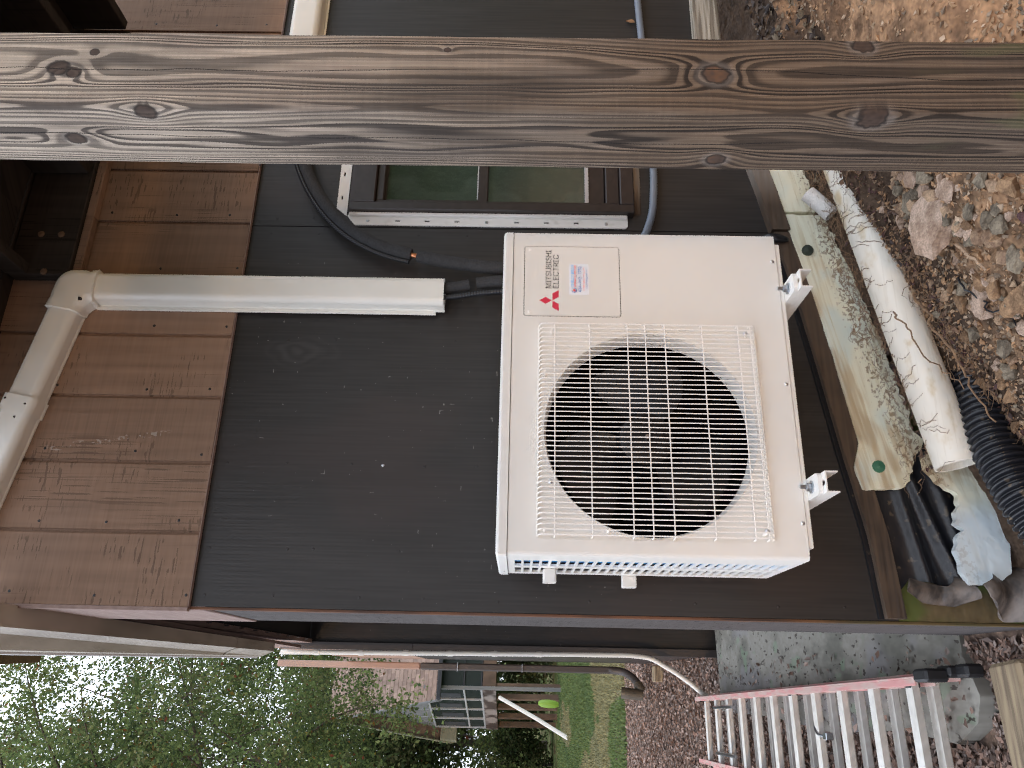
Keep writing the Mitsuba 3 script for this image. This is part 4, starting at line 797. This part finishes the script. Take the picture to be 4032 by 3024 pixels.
one('dry_leaf', frame_to(flat_leaf((0, 0, 0), .034, .009, 1.2, 500, .4), [2.262, W-.012, 1.128], [1, 0, 0], [0, 0, 1], [0, -1, 0]), 'm_dry_leaf', 'small dry leaf caught on the grey conduit beyond the post', 'leaf')
put('nail_bright', disc_bump(.575, W, 1.905, .0045, .0015, 8), 'm_screw', house, smooth=40)
# ------------------------------------------------------------------ left yard: litter, ladder, timber, hose, downpipe
fr = rng.random
def leaf_cloud(pos, size, cols, rnd_, flatness=0.0, fold=.35):
    """two-triangle folded leaves at pos"""
    n = len(pos); a = rnd_.normal(size=(n, 3)); a[:, 2] *= (1-flatness); a /= np.linalg.norm(a, axis=1, keepdims=True)
    up = rnd_.normal(size=(n, 3)); up[:, :2] *= (1-flatness); b = np.cross(a, up); b /= np.linalg.norm(b, axis=1, keepdims=True); nn = np.cross(a, b)
    s_ = size[:, None]; v = np.stack([pos-a*s_*.5, pos+b*s_*.28+nn*s_*fold*.3, pos+a*s_*.5, pos-b*s_*.28+nn*s_*fold*.3], 1).reshape(-1, 3)
    k = np.arange(n)*4; f = np.vstack([np.stack([k, k+1, k+2], 1), np.stack([k, k+2, k+3], 1)])
    return trimesh.Trimesh(v, f, process=False), np.repeat(cols, 4, axis=0)
N = 42000; rl = np.random.default_rng(31)
ly = 2.2+ (13-2.2)*rl.random(N)**1.6; lx = -.115*ly-.25+(rl.random(N))*(.115*ly+.75)
on_slab = (lx > -.17) & (ly > 2.66) & (ly < 6.0); keep = (~on_slab | (rl.random(N) < .035)) & ~((lx > .14) & (ly < 6.3)); lx, ly = lx[keep], ly[keep]; sl_ = on_slab[keep]
lz = np.where(sl_, .062, RGI(np.c_[lx, ly])+.008)+rl.random(len(lx))*.014
pal = np.array([(.27, .17, .13), (.20, .13, .10), (.13, .09, .072), (.36, .265, .22), (.09, .065, .055), (.29, .23, .20), (.16, .10, .075)])
lm, lc = leaf_cloud(np.c_[lx, ly, lz], rl.uniform(.014, .042, len(lx))*(1+.03*ly), pal[rl.integers(len(pal), size=len(lx))]*rl.uniform(.75, 1.6, (len(lx), 1)), rl, .72)
put('leaf_litter', lm, 'm_leaf', color=lc); labels['leaf_litter'] = {'label': 'brown fallen leaves covering the yard left of the house', 'category': 'leaves', 'kind': 'stuff'}
# humus at the foot of the wall on the right
n2 = 900; hx = rl.uniform(1.5, 2.7, n2); hy = rl.uniform(1.78, 2.14, n2)
lm, lc = leaf_cloud(np.c_[hx, hy, RGI(np.c_[hx, hy])+.006], rl.uniform(.012, .04, n2), np.array([(.07, .05, .04), (.12, .085, .06), (.04, .03, .027), (.20, .15, .10)])[rl.integers(4, size=n2)], rl, .6)
put('dark_litter', lm, 'm_leaf', color=lc); labels['dark_litter'] = {'label': 'dark rotting leaf bits at the wall foot right of the post', 'category': 'leaves', 'kind': 'stuff'}
one('seedling', cat([flat_leaf((2.06+d, 1.80+e, gnd(2.06, 1.80)+.02+h), .07, .016, a, 400+i, .4, 3) for i, (d, e, h, a) in enumerate(((0, 0, .01, .4), (.03, -.03, .015, 2.0), (-.03, .02, 0, -.8)))]), 'm_green_leaf', 'green lobed leaves on the orange soil at the top edge', 'plant')
n3 = 1500; u_ = rl.random(n3); hx = .55+1.15*u_; hy = np.where(rl.random(n3) < .5, rl.uniform(1.80, 1.895, n3), rl.uniform(2.005, 2.09, n3)); hz = np.where(hy > 1.95, .36+(hx-.54)*.166+rl.uniform(-.01, .035, n3), RGI(np.c_[hx, hy])+.007)
lm, lc = leaf_cloud(np.c_[hx, hy, hz], rl.uniform(.006, .026, n3), np.array([(.11, .065, .045), (.16, .10, .065), (.06, .04, .035), (.21, .13, .085), (.09, .045, .04)])[rl.integers(5, size=n3)], rl, .5)
put('pipe_litter', lm, 'm_leaf', color=lc); labels['pipe_litter'] = {'label': 'brown leaf crumbs and bark lodged along both sides of the white drain pipe', 'category': 'leaves', 'kind': 'stuff'}
# grass
ng = 42000; qy = 11.5+15.5*rl.random(ng); qx = -.12*qy-.5+rl.random(ng)*(.14*qy+.8); qz = RGI(np.c_[qx, qy])
h = rl.uniform(.03, .09, ng); w_ = .012+.0006*qy; da = rl.uniform(0, 6.28, ng)
base = np.c_[qx, qy, qz]; dv = np.c_[np.cos(da), np.sin(da), 0*da]*w_[:, None] if np.ndim(w_) else np.c_[np.cos(da), np.sin(da), 0*da]*w_
tip = base+np.c_[rl.normal(size=ng)*.02, rl.normal(size=ng)*.02, h]
patch = meshkit.fbm(np.c_[qx*.8, qy*.35, 0*qx], 3, 2)+.25*sstep(20, 17, qy)-.12
gcols = np.where((patch > .46)[:, None], np.array([[.25, .235, .12]]), np.array([[.115, .165, .055]]))*rl.uniform(.6, 1.3, (ng, 1)); k = np.arange(ng)*3
put('grass', trimesh.Trimesh(np.stack([base-dv, base+dv, tip], 1).reshape(-1, 3), np.stack([k, k+1, k+2], 1), process=False), 'm_leaf', color=np.repeat(gcols, 3, axis=0)); labels['grass'] = {'label': 'short lawn grass before the neighbouring house', 'category': 'grass', 'kind': 'stuff'}
# ladder: two nested sections lying on the slab
lad = thing('extension_ladder', 'red fibreglass extension ladder with aluminium rungs lying on the slab', 'ladder')
A, B = np.array([.040, 2.60, 0]), np.array([-.095, 6.07, 0]); ld = (B-A)/np.linalg.norm(B-A); ls = np.array([-ld[1], ld[0], 0]); Ltot = np.linalg.norm(B-A)
def lp_(s, w, z): return A+ld*s+ls*w+np.array([0, 0, z])
def rail(s0, s1, w, z0, z1, inner):
    web = beam(lp_(s0, w, (z0+z1)/2), lp_(s1, w, (z0+z1)/2), .006, z1-z0, bev=.001); fl_ = [beam(lp_(s0, w+inner*.014, z), lp_(s1, w+inner*.014, z), .022, .005, bev=.001) for z in (z0+.003, z1-.003)]
    return cat([web]+fl_)
WB, WF = .455, .425
put('base_rail', rail(.09, Ltot-.1, -.012, .068, .142, 1), 'm_fibreglass', lad); put('base_rail', rail(.09, Ltot-.1, WB, .068, .142, -1), 'm_fibreglass', lad)
put('fly_rail', rail(.10, Ltot, .004, .146, .215, 1), 'm_fibreglass', lad); put('fly_rail', rail(.10, Ltot, WF, .146, .215, -1), 'm_fibreglass', lad)
for w in (-.012, WB):
    sh = put('shoe', cat([beam(lp_(0.0, w, .108), lp_(.085, w, .108), .034, .085, bev=.01), beam(lp_(-.06, w, .098), lp_(.02, w, .098), .040, .06, bev=.012)]), 'm_rubber', lad)
    put('rail_cap', beam(lp_(.015, w+.012, .180), lp_(.105, w+.012, .180), .040, .075, bev=.008), 'm_rubber', lad)
def rung(s, w0, w1, z):
    p = []
    for a in np.linspace(-.0165, .0165, 15): p.append((a, .011 if abs(a) < .0150 else .006))
    pr = [(-.024, -.010), (-.012, -.018), (.012, -.018), (.024, -.010)]; m = 12; pr2 = []
    for i in range(2*m+1):
        a = .0235-i*.047/(2*m); pr2.append((a, .012+(.0016 if i % 2 else 0)))
    pol = Polygon(pr+pr2); mm = trimesh.creation.extrude_polygon(pol, w1-w0, engine='earcut'); return frame_to(mm, lp_(s, -w0, z), ld, np.array([0, 0, 1]), np.cross(ld, [0, 0, 1]))
for i in range(11):
    s = .19+.305*i; zz = .115
    if s < Ltot-.15: put('rung', rung(s, WB-.008, -.008, zz) if False else rung(s, -(WB-.008), .008, zz), 'm_rung', lad)
for i in range(11):
    s = .185+.305*i; zz = .185
    if s < Ltot-.02:
        put('rung', rung(s, -(WF-.006), -.006, zz), 'm_rung', lad)
        if i in (0, 4, 10): put('rung_collar', beam(lp_(s, .012, zz), lp_(s+.0001, .034, zz), .046, .036, bev=.004), 'm_rubber', lad)
put('rung_lock', tube_between(lp_(2.44, .075, .215), lp_(2.95, .075, .205), .010, 8), 'm_zinc', lad); put('rung_lock', tube_between(lp_(2.44, .345, .215), lp_(2.95, .345, .205), .010, 8), 'm_zinc', lad)
put('pulley_clip', cat([beam(lp_(.99, .20, .185), lp_(1.03, .20, .185), .03, .032, bev=.003), tube(smooth_path([lp_(1.03, .20, .19), lp_(1.09, .19, .20), lp_(1.13, .15, .19), lp_(1.13, .13, .16)], 12), .006, 8)]), 'm_zinc', lad)
one('landscape_timber', cat([beam((.075, 2.36, .055), (-.75, 2.28, .055), .15, .14, bev=.012)]), 'm_timber', 'weathered square timber lying on the leaves at the bottom right corner', 'timber')
hp = smooth_path([(.150, 6.0, 3.24), (.158, 6.0, 2.6), (.170, 6.0, 1.6), (.178, 5.99, .72), (.165, 5.99, .56), (.106, 5.99, .43), (.0, 5.99, .262), (-.070, 6.0, .17), (-.100, 6.02, .10)], 80)
hs = thing('drain_hose', 'thin white drain hose running down the dark corner to the far ladder end', 'hose')
put('hose', tube(hp, .017, 10), 'm_hose', hs, smooth=True)
for i in (6, 14, 22, 30, 38, 46): put('joint', tube(hp[i:i+2], .0205, 10), 'm_hose', hs, smooth=30)
dp = thing('downpipe', 'downpipe at the far wing corner, tan above and dark brown below', 'downpipe')
put('upper_section', beam((.118, 9.6, 2.635), (.118, 9.6, 4.3), .065, .075, up=(1, 0, 0), bev=.012), 'm_tan_pipe', dp); put('lower_section', beam((.118, 9.6, .42), (.118, 9.6, 2.633), .072, .08, up=(1, 0, 0), bev=.014), 'm_dark_pipe', dp)
put('shoe', tube(smooth_path([(.118, 9.6, .45), (.105, 9.58, .30), (.05, 9.5, .20), (-.02, 9.42, .14)], 12), .042, 10), 'm_dark_pipe', dp, smooth=True)
for z in (2.2, 1.45): put('strap', beam((.07, 9.555, z), (.165, 9.555, z), .03, .01, bev=.001), 'm_zinc', dp)
one('drain_adapter', cat([tube(smooth_path([(-.02, 9.40, .14), (-.06, 9.38, .13), (-.10, 9.36, .09)], 8), .052, 14), tube(smooth_path([(-.14, 9.34, .10), (-.13, 9.34, .22), (-.12, 9.35, .34)], 8), [.06, .06, .06, .06, .06, .062, .062, .062], 14)]), 'm_bronze', 'dark bronze pipe fitting standing in the leaves at the foot of the downpipe', 'pipe fitting', smooth=40)
one('concrete_block', bx(.0, .16, 8.5, 8.66, -.02, .10, .01), 'm_timber', 'small pale splash block in the leaves beside the downpipe', 'block')
# gutter along the eave
def loft(sec_a, sec_b):
    a, b = np.array(sec_a), np.array(sec_b); n = len(a); k = np.arange(n); k2 = (k+1) % n
    v = np.vstack([a, b]); return trimesh.Trimesh(v, np.vstack([np.stack([k, k2, k2+n], 1), np.stack([k, k2+n, k+n], 1)]), process=False)
def gsec(y, xi, zi, xo, zo, w):
    return [(xi, y, zo), (xi, y, zi), (xi-w, y, zi), (xi-w-.012, y, zi+.03), (xo+.004, y, zo-.035), (xo, y, zo-.012), (xo, y, zo), (xo+.012, y, zo), (xo+.012, y, zo-.008), (xo+.014, y, zo-.03), (xi-w, y, zi+.034), (xi-w+.004, y, zi+.004), (xi-.004, y, zi+.004), (xi-.004, y, zo)]
gut = thing('gutter', 'beige roof gutter along the eave left of the wall, with a bright lip', 'gutter')
ga, gb = gsec(1.5, .158, 2.855, .026, 2.955, .062), gsec(4.72, .166, 2.910, .090, 3.005, .045)
put('trough', loft(ga, gb), 'm_gutter', gut); put('end_cap', trimesh.convex.convex_hull(np.vstack([np.array(gb[:7])+[0, .002, 0], np.array(gb[:7])+[0, .006, 0]])), 'm_gutter', gut)
put('lip', tube([(ga[6][0]-.002, 1.5, ga[6][2]), ((ga[6][0]+gb[6][0])/2-.002, 3.11, (ga[6][2]+gb[6][2])/2), (gb[6][0]-.002, 4.72, gb[6][2])], .007, 8), 'm_gutter_light', gut)
put('seam', loft([(x-.001, y, z-.001) for x, y, z in gsec(4.05, .164, 2.8975, .0765, 2.9935, .049)[:7]], [(x-.001, y+.02, z-.001) for x, y, z in gsec(4.05, .164, 2.8975, .0765, 2.9935, .049)[:7]]), 'm_gutter', gut)

# ------------------------------------------------------------------ the neighbour's house
nb = thing('neighbour_house', 'grey neighbouring house with screened porch on stilts and tall shingled roof', 'house')
C0 = np.array([-.30, 25.0, 0]); E1 = np.array([.956, .293, 0]); E2 = np.array([-.293, .956, 0]); UP = np.array([0, 0, 1.0])
def nbx(a0, a1, b0, b1, z0, z1, bev=.01): return frame_to(bx(a0, a1, b0, b1, z0, z1, bev), C0, E1, E2, UP)
FZ, EZ, RZ, DB = 2.25, 4.32, 7.55, 4.45
put('rim_beam', nbx(0, 7, -.04, 0, FZ-.1, FZ+.30), 'm_deck_wood', nb); put('rim_beam', nbx(-.04, 0, 0, DB, FZ-.1, FZ+.30), 'm_rim_wood', nb); put('floor', nbx(.01, 7, .01, DB-.01, FZ, FZ+.08), 'm_deck_wood', nb)
for i, b in enumerate((.0, 1.05, 2.1, 3.2, 4.25)): put('stilt', nbx(.02, .19, b, b+.17, -.2, FZ-.1), 'm_deck_wood', nb)
for a in (2.0, 4.0): put('stilt', nbx(a, a+.17, 0, .17, -.2, FZ-.1), 'm_deck_wood', nb)
put('porch_screen', nbx(.03, 7, .03, .04, FZ+.3, EZ, 0), 'm_screen', nb)
for i, (b0, b1) in enumerate(((.06, 1.08), (1.15, 2.15), (2.22, 3.25), (3.32, 4.38))):
    put('porch_window', nbx(.03, .04, b0, b1, FZ+.32, EZ-.06, 0), 'm_screen', nb)
    put('blind', nbx(.02, .028, b0+.52, b1-.04, FZ+1.0, EZ-.35, 0), 'm_curtain', nb)
for b in (0, 1.10, 2.17, 3.27, 4.38): put('mullion', nbx(-.02, .05, b, b+.06, FZ+.3, EZ), 'm_white_trim', nb)
for z in (FZ+.31, FZ+.84, EZ-.06): put('crossbar', nbx(-.015, .045, 0, DB, z, z+.06), 'm_white_trim', nb)
for z in (FZ+.31, FZ+.84): put('crossbar', nbx(.05, 7, -.03, .03, z, z+.05), 'm_dark_trim', nb)
put('corner_post', nbx(-.03, .07, -.05, .04, -.1, EZ), 'm_gable', nb)
put('gable', frame_to(plate_yz(Polygon([(0, EZ), (DB, EZ), (DB/2, RZ-.15)]), 0, .08), C0, E1, E2, UP), 'm_gable', nb)
for b in (1.3, 2.2, 3.1): put('batten', nbx(-.02, .0, b, b+.05, EZ, EZ+.9+1.2*(1-abs(b-2.2)/1.0)), 'm_white_trim', nb)
sl_ang = math.atan2(RZ-EZ, DB/2)
for side in (0, 1):
    b_e = -.30 if side == 0 else DB+.30; z_e = EZ-.30*math.tan(sl_ang); roofk = None
    nrow = 26
    for r in range(nrow):
        t0, t1 = r/nrow, (r+1)/nrow+.012
        b0 = b_e+(DB/2-b_e)*t0; b1 = b_e+(DB/2-b_e)*min(t1, 1); z0 = z_e+(RZ-z_e)*t0; z1 = z_e+(RZ-z_e)*min(t1, 1)
        pts = np.array([C0+E1*a+E2*b+UP*z for a in (-.42, 9) for (b, z) in ((b0, z0+.035), (b0, z0+.012), (b1, z1), (b1, z1+.012))])
        if side == 0: put('roof_course', trimesh.convex.convex_hull(pts), 'm_shingle', nb)
        elif r == 0: put('roof_back', trimesh.convex.convex_hull(np.array([C0+E1*a+E2*b+UP*z for a in (-.42, 9) for (b, z) in ((b_e, z_e), (b_e, z_e+.03), (DB/2, RZ), (DB/2, RZ+.03))])), 'm_shingle', nb)
    put('rake_board', trimesh.convex.convex_hull(np.array([C0+E1*a+E2*b+UP*z for a in (-.45, -.421) for (b, z) in ((b_e, z_e-.18), (b_e, z_e+.03), (DB/2, RZ-.18), (DB/2, RZ+.03))])), 'm_olive' if side else 'm_gable', nb)
put('eave_box', nbx(-.42, .0, DB-.05, DB+.32, EZ-.75, EZ-.2), 'm_olive', nb)
put('eave_gutter', nbx(-.42, 9, -.40, -.29, EZ-.56, EZ-.44), 'm_dark_trim', nb)
one('leaning_pipe', tube([(-.50, 23.9, 2.02), (-1.0, 23.2, .98), (-1.50, 22.4, .03)], .055, 10), 'm_hose', 'long white pipe leaning from the lawn against the neighbouring porch', 'pipe', smooth=30)
one('kayak', frame_to(trimesh.convex.convex_hull(np.array([[math.cos(a)*.12*s_, math.sin(a)*.12*s_, z] for z, s_ in ((-.30, .45), (-.2, .85), (0, 1), (.2, .85), (.29, .4)) for a in np.linspace(0, 6.28, 10)])), [-.66, 24.4, .60], [1, 0, 0], [0, 1, 0], [0.05, 0, 1]), 'm_lime', 'bright lime green boat shaped tub standing under the neighbouring porch', 'tub', smooth=40)
# ------------------------------------------------------------------ trees
GREEN = np.array([(.060, .105, .022), (.085, .135, .030), (.110, .165, .040), (.045, .085, .022), (.145, .185, .055), (.10, .115, .035)])
FALL = np.array([(.26, .10, .04), (.30, .17, .05), (.22, .06, .04)])
GREEN = GREEN*1.25+np.array([.030, .018, .034]); FALL = FALL*np.array([.85, 1.15, 1.0])
def crown(seed, n_cl, per, rad, lsize, spread, fall=.04, dark=1.0, center=(0, 0, 0)):
    r = np.random.default_rng(seed); d = r.normal(size=(n_cl, 3)); d /= np.linalg.norm(d, axis=1, keepdims=True); cl = d*(r.random((n_cl, 1))**.45)*np.array(rad)+np.array(center)
    n = n_cl*per; pos = np.repeat(cl, per, axis=0)+r.normal(size=(n, 3))*spread*np.array([1, 1, .75]); size = r.uniform(.6, 1.25, n)*lsize
    tone = np.repeat(r.uniform(.6, 1.3, (n_cl, 1)), per, axis=0)*r.uniform(.75, 1.25, (n, 1)); col = GREEN[np.clip(np.repeat(r.integers(0, 6, n_cl), per)+r.integers(-1, 2, n), 0, 5)]*tone*dark
    f = r.random(n) < fall; col[f] = FALL[r.integers(3, size=f.sum())]
    m, c = leaf_cloud(pos, size, np.clip(col, 0.004, .6), r); return m, c, cl
def limbs(base, cl, seed, r0, top, keep=26, trunk_r=.16):
    r = np.random.default_rng(seed); out = [tube(smooth_path([base, base+(top-base)*.4+r.normal(size=3)*.12, top], 14), np.linspace(trunk_r, trunk_r*.35, 14), 9)]
    for i in r.choice(len(cl), min(keep, len(cl)), replace=False):
        t = r.uniform(.35, 1); s = base+(top-base)*t; e = cl[i]; mid = (s+e)/2+r.normal(size=3)*.2+[0, 0, .15]
        out.append(tube(smooth_path([s, mid, e], 9), np.linspace(r0*(1.2-t*.6), r0*.15, 9), 6))
    return cat(out)
def tree(label, base, rad, zc, seed, n_cl, per, lsize, spread, fall=.04, dark=1.0, keep=26, trunk_r=.16, r0=.035, cat_='tree', name='tree', group=None):
    base = np.array([base[0], base[1], gnd_fast(base[0], base[1])-.05]); t = thing(name, label, cat_, group); c = (base[0], base[1], base[2]+zc)
    m, col, cl = crown(seed, n_cl, per, rad, lsize, spread, fall, dark, c); put('crown', m, 'm_foliage', t, color=col)
    put('trunk', limbs(base, cl, seed+1, r0, np.array(c)+[0, 0, rad[2]*.5], keep, trunk_r), 'm_bark', t, smooth=True); return t
tree('near leafy tree whose green and rusty branches hang over the yard', (-2.3, 13.0), (3.4, 2.6, 4.4), 7.3, 501, 520, 150, .070, .20, .025, 1.15, 60, .2)
tree('tall tree behind the near one, showing bright sky between its leaves', (-3.4, 19.0), (3.6, 3.0, 5.4), 9.8, 511, 400, 150, .10, .26, .018, 1.05, 50, .24)
tree('leafy tree rising just behind the roof of the house', (1.6, 17.5), (2.6, 2.4, 3.4), 7.4, 521, 240, 140, .09, .23, .025, 1.1, 40, .2)
# a low branch with leaves in front of the neighbouring roof
low = thing('low_branch', 'low leafy branch hanging in front of the neighbouring roof', 'branch')
r_ = np.random.default_rng(9); bp_ = smooth_path([(-1.9, 13.0, 5.6), (-1.1, 12.8, 4.9), (-.55, 12.6, 4.15), (-.40, 12.5, 3.55), (-.62, 12.4, 3.05)], 24)
put('stem', tube(bp_, np.linspace(.03, .006, 24), 6), 'm_bark', low, smooth=True)
cl = np.vstack([bp_[8:], bp_[10:]+r_.normal(size=(14, 3))*[.22, .15, .2], [( .02, 12.4, 4.0), (.05, 12.4, 4.4), (-.2, 12.4, 4.6), (.1, 12.5, 5.0), (-.1, 12.5, 3.75), (-.75, 12.4, 3.2), (-.6, 12.4, 2.75)]])
pos = np.repeat(cl, 42, axis=0)+r_.normal(size=(len(cl)*42, 3))*[.14, .14, .12]; m, c = leaf_cloud(pos, r_.uniform(.05, .10, len(pos)), GREEN[r_.integers(1, 6, len(pos))]*r_.uniform(.7, 1.3, (len(pos), 1)), r_); put('leaves', m, 'm_foliage', low, color=c)
spots = [(-6.5, 30, 3.6, 8.5, .60), (-4.6, 34, 3.4, 9.0, .55), (-2.6, 36.0, 3.2, 8.0, .62), (-.4, 38, 3.6, 9.5, .6), (2.4, 39, 3.4, 10.0, .6), (5.5, 41, 3.8, 10, .6), (-8.5, 36, 3.5, 10, .55), (-5.5, 44, 4, 12, .6), (-1.2, 47, 4, 13, .62), (3.2, 50, 4, 13, .62)]
wl = ['dark green woodland tree beyond the lawn, seen between trunks at the bottom edge', 'woodland tree left of the neighbouring house', 'woodland tree just left behind the neighbouring porch', 'woodland tree behind the neighbouring porch', 'woodland tree right behind the neighbouring house', 'far woodland tree at the right behind the roof', 'woodland tree at the far left edge of the lawn', 'tall woodland tree far behind the left trees', 'tallest woodland tree far behind the neighbouring house', 'far woodland tree behind the shingled roof']
for i, (x, y, r_x, zc, dk) in enumerate(spots): tree('dark '+wl[i] if not wl[i].startswith('dark') else wl[i], (x, y), (r_x, 2.4, zc*.62), zc*.72, 600+10*i, 130, 70, .24, .48, .015, dk, 10, .2, .05)
# undergrowth at the edge of the wood
for i, (x, y) in enumerate(((-4.2, 29.5), (-2.9, 31.5), (-5.6, 28.0), (-1.4, 31.5), (.4, 31.0), (2.4, 31.5), (-3.6, 27.5))):
    tree(['dense low shrub at the wood edge behind the leaning pipe', 'shrub behind the far porch corner', 'shrub at the bottom edge beside the woodland', 'shrub seen under the porch between the stilts', 'shrub under the porch, nearer its corner post', 'shrub behind the right part of the porch', 'small low shrub in front of the woodland'][i], (x, y), (1.15, .9, 1.5), 1.5, 800+10*i, 60, 60, .16, .26, .0, .75, 6, .05, .02, 'shrub', 'shrub')

tree('unseen leafy tree added at the left behind the viewpoint to dapple the low sun', (-2.9, -3.7), (1.9, 1.3, 1.5), 3.55, 901, 150, 60, .10, .22, .02, 1.0, 14, .12, .02)  # added out of view so its crown softens and dapples the low sun
